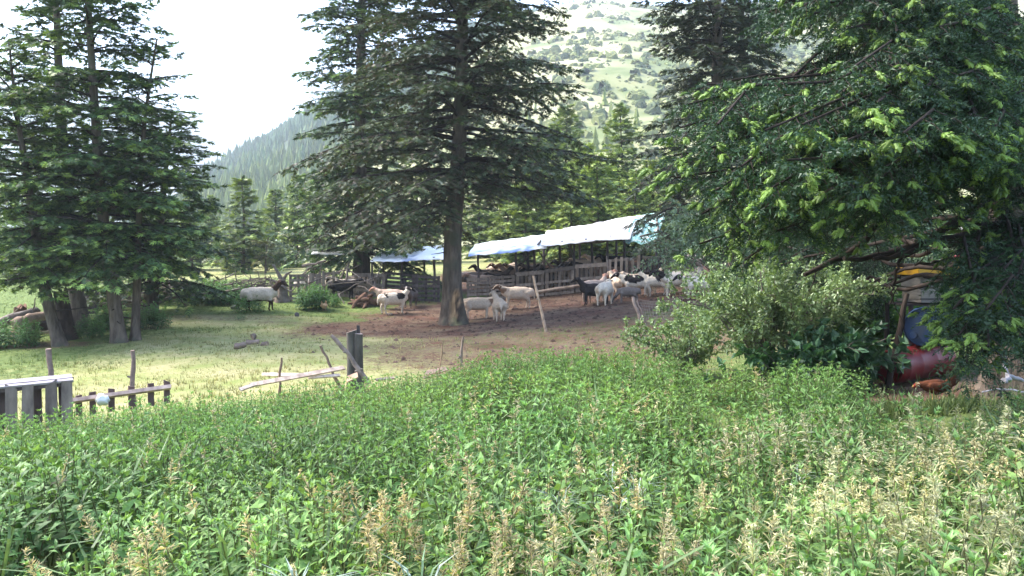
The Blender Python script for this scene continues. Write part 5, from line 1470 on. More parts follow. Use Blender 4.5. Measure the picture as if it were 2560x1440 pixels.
# the log rail in front
def at(px, py, d): return W(px, py, d)
stick('log_rail', at(1338, 731, 29.9), at(1478, 710, 29.4), .075, .055, M['log'], None, 8, 8, .03, rg, (1.2, 1.05, .9)); tag(bpy.data.objects['log_rail'], 'pale barked log lying along the foot of the boarded pallets', 'log')
stick('pole', G(1525, 29.4) , at(1517, 640, 29.5), .035, .025, M['log'], None, 6, 6, .02, rg); tag(bpy.data.objects['pole'], 'thin pole tied upright between the boarded and the picket pallet', 'pole')
# shed frame: posts, beams, rafters
shed = thing('sheep_shed', G(1450, 33), 'low open shed of rough poles over the back of the pen', 'shed')
fr = [(1335, 30.9, 616), (1435, 31.0, 606), (1518, 30.8, 600), (1600, 30.6, 590), (1655, 31.0, 575)]
bk = [(1360, 36.8, 588), (1450, 37.0, 570), (1540, 37.0, 555), (1640, 37.2, 540)]
mdl = [(1318, 33.6, 604), (1400, 34.0, 590), (1480, 34.0, 580), (1560, 34.0, 568)]
for row in (fr, bk, mdl):
    for px, d, py in row:
        g0 = G(px, d); top = W(px, py + 4, d)
        stick('post', g0 - UPV * .05, top, .062, .05, M['darkwood'], shed, 6, 7, .04, rg)
def beam(p, q, r=.045): stick('beam', p, q, r, r * .8, M['branch'], shed, 7, 7, .04, rg)
for row in (fr, bk, mdl):
    for (a, b) in zip(row[:-1], row[1:]): beam(W(a[0], a[2] + 2, a[1]), W(b[0], b[2] + 2, b[1]))
for k in range(6):
    t = k / 5
    a = W(1345 + 300 * t, np.interp(1345 + 300 * t, [1335, 1600, 1660], [612, 588, 572]), 30.6); b = W(1365 + 275 * t, np.interp(1365 + 275 * t, [1360, 1640], [584, 538]), 37.2)
    stick('rafter', a, b, .04, .03, M['branch'], shed, 6, 6, .03, rg)
for (px0, py0, d0, px1, py1, d1) in [(1335, 700, 31, 1375, 612, 31), (1395, 690, 32, 1345, 625, 32), (1450, 690, 33, 1420, 610, 33), (1290, 690, 33, 1330, 620, 33), (1480, 660, 36, 1560, 640, 36), (1440, 650, 37, 1600, 625, 37), (1470, 668, 36.5, 1610, 646, 36)]:
    stick('brace', W(px0, py0, d0), W(px1, py1, d1), .035, .03, M['branch'], shed, 6, 6, .04, rg)
# tarpaulins: sagging sheets with their own thickness
def sheet(name, corners, nu, nv, sag, mat, label, ruffle=.03, thick=.012, hang=0.0, seed=1, cat='tarpaulin', colour=None, rolls=0.0):
    """corners: front-left, front-right, back-right, back-left"""
    c = [np.asarray(q, float) for q in corners]
    u = np.linspace(0, 1, nu); v = np.linspace(0, 1, nv); U, V = np.meshgrid(u, v)
    P = ((1 - U) * (1 - V))[..., None] * c[0] + (U * (1 - V))[..., None] * c[1] + (U * V)[..., None] * c[2] + ((1 - U) * V)[..., None] * c[3]
    n = fbm(U * 9, V * 5, seed, 3) - .5; n2 = fbm(U * 26, V * 12, seed + 5, 2) - .5
    P[..., 2] += -sag * np.sin(U * math.pi * 3) ** 2 * np.sin(V * math.pi) + n * ruffle * 3 + n2 * ruffle
    P[..., 1] += (fbm(U * 7, V * 3, seed + 9) - .5) * .25 * (1 - V) ** 2
    P[..., 2] -= hang * (1 - V) ** 6 * (.6 + .8 * fbm(U * 6, 0 * U, seed + 2))
    P[..., 2] += rolls * np.exp(-(V / .06) ** 2)
    v1 = P.reshape(-1, 3); v2 = v1 - np.array([0, 0, thick])
    J = (np.arange(nv - 1)[:, None] * nu + np.arange(nu - 1)[None]).ravel()
    f1 = np.concatenate([np.stack([J, J + 1, J + nu + 1], 1), np.stack([J, J + nu + 1, J + nu], 1)])
    N = nu * nv
    rim = list(range(nu)) + [k * nu + nu - 1 for k in range(1, nv)] + [(nv - 1) * nu + k for k in range(nu - 2, -1, -1)] + [k * nu for k in range(nv - 2, 0, -1)]
    fs = []
    for a, b in zip(rim, rim[1:] + rim[:1]): fs += [(a, a + N, b + N), (a, b + N, b)]
    col = np.ones((N, 3)) if colour is None else colour(U, V, seed).reshape(-1, 3)
    o = build(name, (np.concatenate([v1, v2]), np.concatenate([f1, f1[:, ::-1] + N, np.array(fs)]), np.concatenate([col, col])), M[mat], None, True, origin=c[0])
    return tag(o, label, cat)
def dirty(U, V, s): return np.ones(U.shape + (1,)) * (.80 + .25 * fbm(U * 8, V * 6, s))[..., None] * np.array([1, .985, .97])
sheet('tarpaulin', [W(1352, 606, 30.0), W(1575, 588, 30.0), W(1600, 538, 37.5), W(1366, 578, 37.5)], 60, 22, .06, 'tarpwhite', 'big dirty white tarpaulin sagging over the shed roof', .04, .012, .13, 3, colour=dirty)
sheet('tarpaulin', [W(1562, 588, 30.0), W(1640, 592, 29.6), W(1668, 534, 36.6), W(1592, 537, 37.2)], 30, 20, .08, 'tarpteal', 'torn teal netting over the right end of the shed roof', .06, .012, .25, 8, colour=dirty)
def bluewhite(lo):
    def f(U, V, s):
        n = fbm(U * 4 + V * 2.5, V * 5 - U * 1.5, s, 3)
        m = smooth(lo - .05, lo + .09, V * .55 + n - .12)[..., None]
        w = np.array([.76, .77, .77]) * (.85 + .3 * fbm(U * 9, V * 7, s + 3))[..., None]
        return np.array([.085, .16, .38]) * (1 - m) + w * m
    return f
sheet('tarpaulin', [W(1170, 631, 30.6), W(1366, 613, 30.0), W(1372, 584, 35.0), W(1190, 610, 35.5)], 50, 16, .03, 'tarpblue', 'blue tarpaulin with a bleached top right of the big fir trunk', .03, .012, .13, 12, colour=bluewhite(.32))
sheet('tarpaulin', [W(925, 648, 31.0), W(1112, 640, 30.8), W(1118, 612, 34.5), W(955, 628, 34.5)], 40, 14, .03, 'tarpblue', 'pale blue tarpaulin left of the big fir trunk', .03, .012, .12, 15, colour=bluewhite(.22))
sheet('tarpaulin', [W(778, 634, 32.5), W(860, 634, 32.5), W(862, 628, 34.0), W(782, 629, 34.0)], 14, 6, .02, 'tarpwhite', 'narrow white sheet edge showing under the boughs over the left pen', .02, .012, .03, 18)
for k, (px, d, py) in enumerate([(930, 31.2, 650), (1005, 31.3, 646), (1085, 31.2, 642), (1195, 31.1, 634), (1290, 31.0, 622), (960, 34.4, 632), (1060, 34.4, 625)]):
    stick('tarp_post', G(px, d) - UPV * .05, W(px, py, d), .05, .045, M['darkwood'], None, 6, 7, .04, rg)
    o = bpy.data.objects['tarp_post' if k == 0 else 'tarp_post.%03d' % k]
    tag(o, ['dark post under the left corner of the pale blue tarp', 'dark post under the middle of the pale blue tarp', 'dark post just left of the big fir trunk', 'dark post right of the big fir trunk under the blue tarp', 'dark post under the middle of the bleached blue tarp',
            'rear post behind the left corner of the pale blue tarp', 'rear post behind the middle of the pale blue tarp'][k], 'post', 'posts under the blue tarps')

# ------------------------------------------------------------------ the left pen: gates, pickets, broken pallets
LP = 'gates and crates of the left pen'
pallet(G(722, 29.6), G(770, 29.9), .95, 'slats', 'low gate of level boards beside the twisted stump', LP, 'oldwood', .05, drop=(2,))
pallet(G(772, 30.3), G(803, 30.5), .92, 'pickets', 'narrow crate panel behind the rounded nettle clump', LP, 'oldwood', .03)
pallet(G(805, 30.0), G(850, 30.2), 1.05, 'pickets', 'tall pale picket gate with wide gaps', LP, 'oldwood', -.02, drop=(1, 3))
pallet(G(850, 30.6), G(930, 30.4), .62, 'blocks', 'long crate wall right of the picket gate', LP, 'oldwood', .10)
pallet(G(880, 31.2), G(960, 31.0), .95, 'blocks', 'broken pallet leaning back under the branch tangle', LP, 'oldwood', .35)
pallet(G(960, 31.4), G(1045, 31.2), .95, 'slats', 'dark slatted pallet in shade left of the fir trunk', LP, 'darkwood', .12)
pallet(G(1030, 30.4), G(1100, 30.4), .98, 'slats', 'dark reddish panel against the back of the fir trunk', LP, 'darkwood', .05)
tw_ = thing('twisted_stump', G(703, 29.4), 'twisted forked stump at the end of the brush fence', 'stump')
b0 = G(703, 29.4); g = Geo()
g.add(*tube(np.array([b0 - UPV * .1, b0 + [.02, 0, .25], b0 + [.06, 0, .55], b0 + [.02, 0, .85]]), [.34, .22, .15, .12], 11, True, .18, rg))
g.add(*tube(np.array([b0 + [.03, 0, .75], b0 + [-.12, 0, 1.05], b0 + [-.30, .02, 1.35]]), [.09, .06, .035], 8, True, .15, rg))
g.add(*tube(np.array([b0 + [.03, 0, .75], b0 + [.2, 0, 1.0], b0 + [.38, .05, 1.12]]), [.08, .055, .025], 8, True, .15, rg))
build('stem', g, M['branch'], tw_, True)
for k in range(7):
    a = rg.random() * 6.28; g = Geo().add(*tube(crooked(b0 + UPV * .12, b0 + np.array([math.cos(a) * .55, math.sin(a) * .4, -.02]), 5, .05, rg), [.10, .08, .06, .04, .02], 7, True, .12, rg)); build('root', g, M['branch'], tw_, True)
BR = 'loose branches tangled over the left pen'
for k, (x0, y0, d0, x1, y1, d1, r, lab) in enumerate([
        (705, 790, 29, 672, 692, 29.3, .045, 'pale stick leaning left over the white sheep head'), (684, 702, 29.3, 722, 728, 29.2, .06, 'thick broken stick lying from the twisted stump to the low gate'), (770, 708, 30.2, 858, 676, 31, .03, 'dark bough sloping up behind the picket gate'),
        (775, 702, 30.4, 900, 662, 31.5, .035, 'longer dark bough above the sloping one'), (795, 716, 29.8, 935, 700, 30, .022, 'long thin twig across the pale pickets'), (818, 694, 30, 905, 712, 30.2, .028, 'curved grey branch over the long crate wall'),
        (868, 674, 31, 945, 722, 30, .030, 'grey branch falling to the right over the broken pallet'), (850, 735, 29.8, 945, 690, 30.4, .025, 'branch slanting across the long crate wall'), (848, 734, 29.6, 866, 764, 29.2, .030, 'bent pale stick propped at the foot of the crate wall'),
        (895, 716, 30, 950, 735, 29.5, .022, 'thin pale stick pointing at the sheep with the blaze'), (920, 760, 30, 956, 655, 30.6, .025, 'upright dark stick among the broken pallets'), (755, 666, 31, 815, 652, 31, .065, 'thick horizontal rail under the dark fir boughs'),
        (800, 700, 31, 803, 652, 31, .03, 'short stake behind the picket gate'), (862, 712, 30.6, 872, 655, 31.2, .05, 'dark leaning post beside the tarp end'), (850, 700, 31, 880, 640, 31.6, .035, 'dark stick leaning against the tarp post'), (940, 760, 29.6, 1010, 740, 30.6, .05, 'dark bough lying behind the sheep with the blaze'),
        (750, 690, 30.5, 782, 668, 31, .03, 'crooked stick above the low gate'), (722, 728, 29.2, 742, 712, 29.2, .025, 'forked twig on the twisted stump')]):
    stick('branch', W(x0, y0, d0), W(x1, y1, d1), r, r * .6, M['branch'], None, 8, 7, .06, rg)
    tag(bpy.data.objects['branch' if k == 0 else 'branch.%03d' % k], lab, 'branch', BR)
# heap of rotten bark before the crate wall
hp = hit(905, 768); root = thing('bark_heap', hp, 'heap of reddish rotten wood before the crate wall', 'wood heap')
for k in range(16):
    a = rg.random() * 6.28; r = rg.random() * .5; p0 = hp + np.array([math.cos(a) * r * 1.1, math.sin(a) * r * .5, .08 + .22 * (1 - r) * rg.random()]); dv = np.array([rg.normal(), rg.normal() * .5, rg.normal() * .25]); dv = unit(dv) * (.22 + .2 * rg.random())
    build('chunk', Geo().add(*tube(crooked(p0 - dv, p0 + dv, 5, .04, rg), np.array([.05, .085, .09, .075, .04]) * (.6 + .6 * rg.random()), 7, True, .22, rg)), M['redbark'], root, True)

# ------------------------------------------------------------------ brush fence on the left
bf = thing('brush_fence', G(560, 29.5), 'long dead hedge of piled branches along the lower meadow', 'brush fence')
line = [(150, 27.5), (250, 28), (330, 28.5), (420, 29), (480, 29.3), (560, 29.6), (640, 30), (690, 30.2)]
lx = np.array([q[0] for q in line]); ld = np.array([q[1] for q in line])
nst = 0
for k in range(20):
    px = 330 + k * 19 + rg.normal() * 5; d = float(np.interp(px, lx, ld)); g0 = G(px, d)
    hgt = .7 + .4 * rg.random(); ln_ = rg.normal() * .18
    build('stake', Geo().add(*tube(crooked(g0 - UPV * .05, g0 + np.array([ln_, 0, hgt]), 5, .05, rg), np.linspace(.035, .015, 5), 6, True, .1, rg)), M['branch'], bf, True)
heap = Geo(); px_sticks = []
for k in range(520):
    px = 150 + 545 * rg.random() ** .9; d = float(np.interp(px, lx, ld)) + rg.normal() * .22; g0 = G(px, d)
    z = (.05 + .62 * rg.random() ** 1.2) * (1 if px > 300 else .7); l = .5 + 1.0 * rg.random(); el = rg.normal() * .20
    dv = np.array([math.cos(el), rg.normal() * .25, math.sin(el)]) * l / 2 * (1 if rg.random() < .5 else -1)
    p = g0 + UPV * z; r = .010 + .028 * rg.random() ** 2
    heap.add(*tube(crooked(p - dv, p + dv, 6, .09, rg), np.linspace(r, r * .4, 6), 5, False, .15, rg, np.array([1, 1, 1]) * (.5 + .7 * rg.random())))
hp_ = build('brushwood', heap, M['branch'], bf, True); tag(hp_, kind='stuff')
RL = 'poles of the old rail fence behind the clump'
for k, (x0, y0, x1, y1, lab) in enumerate([(215, 742, 345, 741, 'upper dark rail behind the clump trunks'), (210, 760, 430, 752, 'lower dark rail behind the clump trunks'), (330, 757, 600, 722, 'long dark pole lying on the brush fence'), (215, 735, 245, 775, 'rail end slanting down beside the thick-footed fir')]):
    stick('fence_rail', W(x0, y0, 27.2), W(x1, y1, 28.4), .05, .04, M['branch'], None, 8, 7, .05, rg); tag(bpy.data.objects['fence_rail' if k == 0 else 'fence_rail.%03d' % k], lab, 'fence rail', RL)
# gate of slats behind the thick fir foot
pallet(G(158, 25.8), G(245, 26.0), .85, 'slats', 'old slatted hurdle behind the thick-footed fir', None, 'darkwood', .08, cat='hurdle')
# fallen logs
LGp = 'fallen logs of the log pile'
for k, (x0, y0, d0, x1, y1, d1, r, c, lab) in enumerate([(-15, 812, 21.6, 92, 776, 22.8, .16, (1.0, .97, .95), 'long grey log on top of the log pile'), (40, 815, 21.4, 118, 788, 22, .17, (1.15, .95, .80), 'thick bark-stripped log lower in the log pile'),
                                                          (60, 806, 22.2, 150, 786, 23, .10, (1.0, .95, .9), 'thinner log at the back of the log pile'), (-30, 806, 23, 40, 800, 23, .06, (.5, .45, .42), 'dark thin pole behind the log pile'), (70, 818, 22, 140, 806, 22.6, .20, (.35, .28, .26), 'dark rotten trunk at the bottom of the log pile')]):
    stick('log', W(x0, y0, d0), W(x1, y1, d1), r, r * .72, M['log'], None, 8, 12, .05, rg, c, (1.4, 1.25, 1.0), .08); tag(bpy.data.objects['log' if k == 0 else 'log.%03d' % k], lab, 'log', LGp)
def stump(p, r, h, mat, label, cat='stump', col=(1, 1, 1), lean=(0, 0), name='stump', jag=.3, seg=14):
    p = np.asarray(p, float); th = np.arange(seg) / seg * 6.283
    V = []; zs = [-.08, .05, .3, .65, 1.0]; rs_ = [1.55, 1.25, 1.02, .95, .9]
    top = 1 + jag * (rg.random(seg) - .5)
    for z, q in zip(zs, rs_):
        rr = r * q * (1 + .12 * np.sin(th * 3 + 1) + rg.normal(size=seg) * .04)
        zz = h * z * (top if z == 1.0 else np.ones(seg))
        V.append(np.stack([p[0] + np.cos(th) * rr + lean[0] * z, p[1] + np.sin(th) * rr + lean[1] * z, p[2] + zz], 1))
    V = np.concatenate(V); n = len(zs); i = np.arange(n - 1)[:, None] * seg; j = np.arange(seg)[None]; k = (j + 1) % seg
    a = (i + j).ravel(); b = (i + k).ravel(); c = (i + seg + k).ravel(); d = (i + seg + j).ravel()
    Fc = np.concatenate([np.stack([a, b, c], 1), np.stack([a, c, d], 1)])
    C = np.tile(np.asarray(col, float), (len(V), 1)) * (.8 + .4 * rg.random((len(V), 1)))
    ring = V[(n - 1) * seg:]; ctr = ring.mean(0) - [0, 0, .05]; o = len(V)
    V = np.concatenate([V, ring, [ctr]]); Fc = np.concatenate([Fc, np.stack([o + np.arange(seg), o + (np.arange(seg) + 1) % seg, np.full(seg, o + seg)], 1)])
    C = np.concatenate([C, np.tile(np.asarray(col) * 1.5, (seg + 1, 1))])
    o_ = build(name, (V, Fc, C), M[mat], None, True, origin=p); return tag(o_, label, cat)
stump(G(48, 23.5), .17, .62, 'redbark', 'reddish broken stump standing behind the log pile')
stump(G(170, 20.8), .17, 1.15, 'bark', 'dark split stump leaning on the foot of the leaning fir', lean=(-.22, 0), col=(.55, .5, .52), jag=.5)
for k, (x0, y0, x1, y1, lab) in enumerate([(24, 792, 55, 762, 'bare curved branch sticking up from the log pile'), (85, 780, 90, 745, 'upright bare twig behind the log pile'), (60, 790, 78, 770, 'short bare twig by the reddish stump')]):
    stick('bare_branch', W(x0, y0, 22.6), W(x1, y1, 22.6), .025, .01, M['twig'], None, 6, 6, .05, rg, (1.3, 1.2, 1.1)); tag(bpy.data.objects['bare_branch' if k == 0 else 'bare_branch.%03d' % k], lab, 'branch')
# logs and stones lying on the turf
for k, (px, py, L, r, az, lab) in enumerate([(600, 872, .13, .075, .5, 'stubby log block with a raised end on the turf'), (632, 862, .15, .07, .1, 'log lying between the two upright blocks on the turf'), (633, 853, .06, .085, 1.3, 'round upright log block behind the lying one'), (662, 866, .09, .06, 2.6, 'small separate log block at the right of the others')]):
    p = hit(px, py); dv = np.array([math.cos(az), math.sin(az) * .6, 0]) * L; v0 = p + UPV * r * .8
    stick('log_block', v0 - dv, v0 + dv + UPV * (.05 if k in (0, 2) else 0), r, r * .9, M['branch'], None, 5, 9, .02, rg, (1.0, .9, .85), (1.7, 1.5, 1.25), .14); tag(bpy.data.objects['log_block' if k == 0 else 'log_block.%03d' % k], lab, 'log', 'log blocks on the turf')
def stone(p, s, label, col=(1, 1, 1), sq=(1, .8, .7)):
    v = []; 
    bm = bmesh.new(); bmesh.ops.create_icosphere(bm, subdivisions=2, radius=1)
    V = np.array([q.co[:] for q in bm.verts]); Fc = np.array([[q.index for q in f.verts] for f in bm.faces]); bm.free()
    V = V * (1 + (fbm(V[:, 0] * 1.7 + p[0], V[:, 2] * 1.7 + V[:, 1] * 1.3, 5)[:, None] - .5) * .6) * np.array(sq) * s + np.asarray(p) + [0, 0, s * .3]
    return tag(build('stone', (V, Fc, np.tile(col, (len(V), 1))), M['stone'], None, True, origin=p), label, 'stone')
stone(hit(742, 793), .11, 'dark pointed stone on the bank below the low gate', (.55, .52, .56), (.7, .6, 1.0))
stone(hit(975, 790), .09, 'low grey stone beside the feet of the patched sheep', (.7, .6, .58), (1.3, .8, .5))
stone(hit(588, 775), .13, 'small pale stone in front of the nettle bank', (1.1, 1.0, .9), (1.2, .8, .6))

# ------------------------------------------------------------------ the broken fence between the nettles and the pasture
# left pallet standing on end: top board, double row of upright planks
FP = 'pieces of the broken fence at the edge of the nettles'
root = thing('pallet_fence', G(80, 9.6), 'grey pallet standing on edge at the far left of the broken fence', 'pallet', FP)
A_ = W(-70, 968, 9.5); B_ = W(181, 944, 9.75); t_ = unit(B_ - A_); o_ = unit(np.cross(t_, UPV)); o_ = o_ if o_[1] < 0 else -o_
plank('top_board', A_, B_, .135, .028, UPV + o_ * .55, M['greywood'], root, rg, (1.15, 1.12, 1.2), .01)
plank('under_board', A_ - UPV * .045, B_ - UPV * .045, .10, .04, o_, M['darkwood'], root, rg, (1.2, 1.1, 1.1), .01)
LL = np.linalg.norm(B_ - A_)
for px in (-32, 30, 72, 130, 170):
    u = (px + 70) / 251 * LL; q = A_ + t_ * u - UPV * .03
    plank('plank', q + o_ * .05, q + o_ * .05 - UPV * .72 + t_ * rg.normal() * .015, .115 + .02 * rg.random(), .022, o_, M['oldwood'], root, rg, (.72, .70, .74))
for px in (0, 84, 152):
    u = (px + 70) / 251 * LL; q = A_ + t_ * u - UPV * .04
    plank('plank', q - o_ * .07, q - o_ * .07 - UPV * .7, .10, .022, o_, M['darkwood'], root, rg, (.9, .8, .8))
# low pallet with stub slats
root = thing('low_pallet', G(300, 10.4), 'low broken pallet rail with stub slats right of the standing pallet', 'pallet', FP)
A_ = W(176, 1001, 10.2); B_ = W(426, 967, 10.9); t_ = unit(B_ - A_); o_ = unit(np.cross(t_, UPV)); o_ = o_ if o_[1] < 0 else -o_
LL = np.linalg.norm(B_ - A_)
plank('rail', A_ + o_ * .03, B_ + o_ * .03, .055, .05, o_ + UPV * .8, M['oldwood'], root, rg, (1.7, 1.5, 1.5), .01)
for px, up_ in ((196, .05), (229, .07), (275, .08), (325, .075), (375, .08), (417, .085)):
    u = (px - 176) / 250 * LL; q = A_ + t_ * u
    plank('stub', q - UPV * .22 - o_ * .015, q + UPV * up_ - o_ * .015, .075, .03, o_, M['darkwood'], root, rg, (1.25, 1.0, .95))
def fpost(x0, y0, x1, y1, d, r0, r1, lab, col=(1, 1, 1), knob=0, mat='branch', amp=.03, d1=None, down=.35):
    a = W(x0, y0, d); b = W(x1, y1, d1 or d); b = b - UPV * 0; a = a - unit(b - a) * down
    P = crooked(a, b, 9, amp, rg); g = Geo().add(*tube(P, np.linspace(r0, r1, 9) * (1 + rg.normal(size=9) * .09), 9, True, .09, rg, col, np.array(col) * 1.7))
    o = thing('fence_post', a, lab, 'fence post', 'posts and stakes of the broken fence'); build('pole', g, M[mat], o, True)
    for k in range(knob):
        q = P[2 + (k * 3) % 6]; dv = unit(np.array([rg.normal(), -.6, rg.normal() * .4])) ; build('knot', Geo().add(*tube(np.stack([q, q + dv * (r0 + .03)]), [r0 * .55, r0 * .3], 6, True, .1, rg)), M[mat], o, True)
    return o
fpost(133, 1010, 121, 872, 10.1, .047, .030, 'crooked post behind the standing pallet', (1.15, 1.0, 1.0), 3)
fpost(338, 1000, 331, 876, 10.9, .038, .027, 'knotted post behind the low broken pallet', (1.15, 1.0, 1.0), 3)
fpost(703, 945, 704, 894, 12.0, .022, .018, 'short thin stake left of the leaning sticks', (1.1, .9, .8))
fpost(838, 935, 801, 864, 12.3, .025, .018, 'slanting stake between the short one and the knobbly one', (1.1, .95, .85))
fpost(912, 946, 828, 838, 12.0, .040, .024, 'knobbly grey stick leaning across the broad stump post', (1.25, 1.15, 1.15), 4, 'branch', .05, down=.1)
fpost(1098, 938, 1106, 850, 13.4, .018, .010, 'thin pale stick right of the broad stump post', (1.6, 1.3, 1.0))
fpost(1151, 928, 1158, 842, 13.6, .034, .020, 'knotted forked post at the right end of the broken fence', (1.15, 1.05, 1.0), 4)
fpost(1368, 836, 1334, 690, 19.3, .038, .028, 'long pale pole leaning left in front of the pallets', (2.0, 1.75, 1.45), 2, 'branch', .02, down=.05)
fpost(1603, 812, 1583, 742, 19.4, .042, .036, 'grey post of a leaning pair beside the crowd of sheep', (1.5, 1.35, 1.3), 1, down=.1)
fpost(1614, 818, 1592, 752, 19.2, .022, .016, 'thin rod of the leaning pair beside the crowd of sheep', (1.1, 1.0, 1.0), 0, down=.1)
# the broad weathered stump post, split in two
sp_ = thing('stump_post', G(885, 12.4), 'broad weathered trunk post split down the middle', 'fence post', FP)
b0 = G(885, 12.4)
def slab(cx, w, h, dep, col, notch):
    V = []; seg = 10; th = np.arange(seg) / seg * 6.283
    for z in (-.1, .15, .5, .85, 1.0):
        rr = (1 + .10 * np.sin(th * 3 + z * 2) + rg.normal(size=seg) * .03) * (1.18 if z < .2 else 1.0)
        V.append(np.stack([b0[0] + cx + np.cos(th) * w * rr, b0[1] + np.sin(th) * dep * rr, b0[2] + h * z + notch * np.cos(th) * (z == 1.0)], 1))
    V = np.concatenate(V); i = np.arange(4)[:, None] * seg; j = np.arange(seg)[None]; k = (j + 1) % seg
    a = (i + j).ravel(); b = (i + k).ravel(); c = (i + seg + k).ravel(); d = (i + seg + j).ravel()
    Fc = np.concatenate([np.stack([a, b, c], 1), np.stack([a, c, d], 1)]); ring = V[4 * seg:]; o = len(V)
    V2 = np.concatenate([V, ring, [ring.mean(0)]]); Fc = np.concatenate([Fc, np.stack([o + np.arange(seg), o + (np.arange(seg) + 1) % seg, np.full(seg, o + seg)], 1)])
    C = np.concatenate([np.tile(np.array(col), (len(V), 1)) * (.85 + .3 * rg.random((len(V), 1))), np.tile([3.0, 2.8, 2.6], (seg + 1, 1))])
    build('slab', (V2, Fc, C), M['darkwood'], sp_, True)
hs_ = W(885, 828, 12.4)[2] - b0[2]
slab(-.042, .078, hs_, .11, (1.15, 1.2, 1.05), .025); slab(.058, .068, hs_ - .035, .10, (1.1, 1.12, 1.0), -.01)
plank('splinter', b0 + [.06, .03, hs_ - .06], b0 + [.055, .03, hs_ + .09], .05, .02, np.array([0, -1., 0]), M['darkwood'], sp_, rg)
FB = 'loose boards at the foot of the broken fence'
for k, (x0, y0, d0, x1, y1, d1, w, c, lab) in enumerate([(628, 962, 11.5, 860, 919, 12.3, .075, (2.0, 1.85, 1.8), 'long pale board sloping up to the broad stump post'), (655, 936, 12.2, 790, 938, 12.2, .055, (2.3, 2.2, 2.2), 'light board lying behind the long sloping one'), (600, 975, 11.2, 640, 960, 11.4, .06, (1.8, 1.8, 1.85), 'short pale board end in the nettles left of the long board'),
                                                         (770, 945, 12.0, 850, 938, 12.2, .05, (2.2, 2.1, 2.1), 'pale batten under the long sloping board'), (1062, 934, 13.4, 1116, 922, 13.6, .085, (1.3, 1.1, 1.0), 'short brown board by the thin pale stick'), (1058, 944, 13.2, 1100, 938, 13.3, .04, (1.5, 1.3, 1.1), 'narrow brown lath in front of the short brown board'),
                                                         (940, 950, 12.2, 985, 945, 12.5, .04, (2.0, 1.8, 1.7), 'pale lath in the nettles right of the broad stump post'), (868, 948, 11.9, 895, 938, 11.9, .10, (1.5, 1.2, 1.0), 'broken board stub at the foot of the broad stump post')]):
    plank('loose_board', W(x0, y0, d0), W(x1, y1, d1), w, .025, np.array([0, -.7, .7]), M['oldwood'], None, rg, c); tag(bpy.data.objects['loose_board' if k == 0 else 'loose_board.%03d' % k], lab, 'board', FB)
# white bag behind the low pallet
bm = bmesh.new(); bmesh.ops.create_icosphere(bm, subdivisions=3, radius=1)
V = np.array([q.co[:] for q in bm.verts]); Fc = np.array([[q.index for q in f.verts] for f in bm.faces]); bm.free()
p = W(256, 999, 10.28)
V = V * (1 + (fbm(V[:, 0] * 2.5, V[:, 2] * 2.5 + V[:, 1] * 2, 8)[:, None] - .5) * .9) * [.085, .06, .075] + p
tag(build('plastic_bag', (V, Fc, np.ones((len(V), 3))), M['bag'], None, True, origin=p), 'crumpled white plastic bag caught by the low broken pallet', 'bag')
# wire netting from the leaning pair to the rose bush
nr = thing('wire_netting', G(1640, 19.4), 'sagging rusty wire netting tied to the leaning pair of posts', 'wire netting'); wg = Geo()
n0 = W(1586, 745, 19.4); n1 = W(1705, 742, 18.6); gl = G(1600, 19.4); gr_ = G(1715, 18.6)
for k in range(30):
    t = k / 29; a = n0 * (1 - t) + n1 * t - UPV * .10 * math.sin(t * 3.14); b = gl * (1 - t) + gr_ * t; wg.add(*tube(np.stack([a, (a + b) / 2 + rg.normal(size=3) * .02, b]), .0022, 3, False))
for k in range(9):
    s = k / 8; pts2 = []
    for t in np.linspace(0, 1, 12):
        a = n0 * (1 - t) + n1 * t - UPV * .10 * math.sin(t * 3.14); b = gl * (1 - t) + gr_ * t; pts2.append(a * (1 - s) + b * s)
    wg.add(*tube(np.array(pts2), .0022, 3, False))
tag(build('mesh', wg, M['wire'], nr, False), kind='stuff')

# ------------------------------------------------------------------ under the near fir: hive, drums, fence
def boxg(c, sx, sy, sz, rot, col=(1, 1, 1)):
    cs, sn = math.cos(rot), math.sin(rot); ex = np.array([cs, sn, 0]); ey = np.array([-sn, cs, 0])
    c = np.asarray(c, float); b = min(sx, sy, sz) * .06
    bm = bmesh.new(); bmesh.ops.create_cube(bm, size=1)
    for q in bm.verts: q.co = Vector((q.co.x * sx, q.co.y * sy, q.co.z * sz))
    bmesh.ops.bevel(bm, geom=bm.edges[:], offset=b, segments=1, affect='EDGES'); bmesh.ops.triangulate(bm, faces=bm.faces[:])
    bm.verts.index_update(); V = np.array([q.co[:] for q in bm.verts]); Fc = np.array([[q.index for q in f.verts] for f in bm.faces]); bm.free()
    V = c + V[:, 0:1] * ex + V[:, 1:2] * ey + V[:, 2:3] * UPV
    return V, Fc, np.tile(np.asarray(col, float), (len(V), 1))
hx0 = (2320 - CX) / F * 10.6; hy0 = 10.6
def hz_at(py): return W(2320, py, 10.6)[2]
hive = thing('beehive', (hx0, hy0, hz_at(750)), 'old wooden beehive with a yellow lid, on top of the blue drum', 'beehive')
rr_ = .12
build('lid', Geo().add(*boxg((hx0, hy0, hz_at(677)), .60, .50, .11, rr_)), M['paint_yellow'], hive)
build('box', Geo().add(*boxg((hx0, hy0, hz_at(703)), .50, .42, .155, rr_)), M['hivegrey'], hive)
build('box', Geo().add(*boxg((hx0 + .01, hy0, hz_at(734)), .49, .41, .15, rr_, (1.15, 1.15, 1.1))), M['hivegrey'], hive)
build('floor_board', Geo().add(*boxg((hx0, hy0 - .03, hz_at(751)), .56, .52, .03, rr_)), M['hivegrey'], hive)
build('entrance_strip', Geo().add(*boxg((hx0 - .02, hy0 - .225, hz_at(746)), .40, .03, .03, rr_, (.4, .4, .4))), M['hivegrey'], hive)
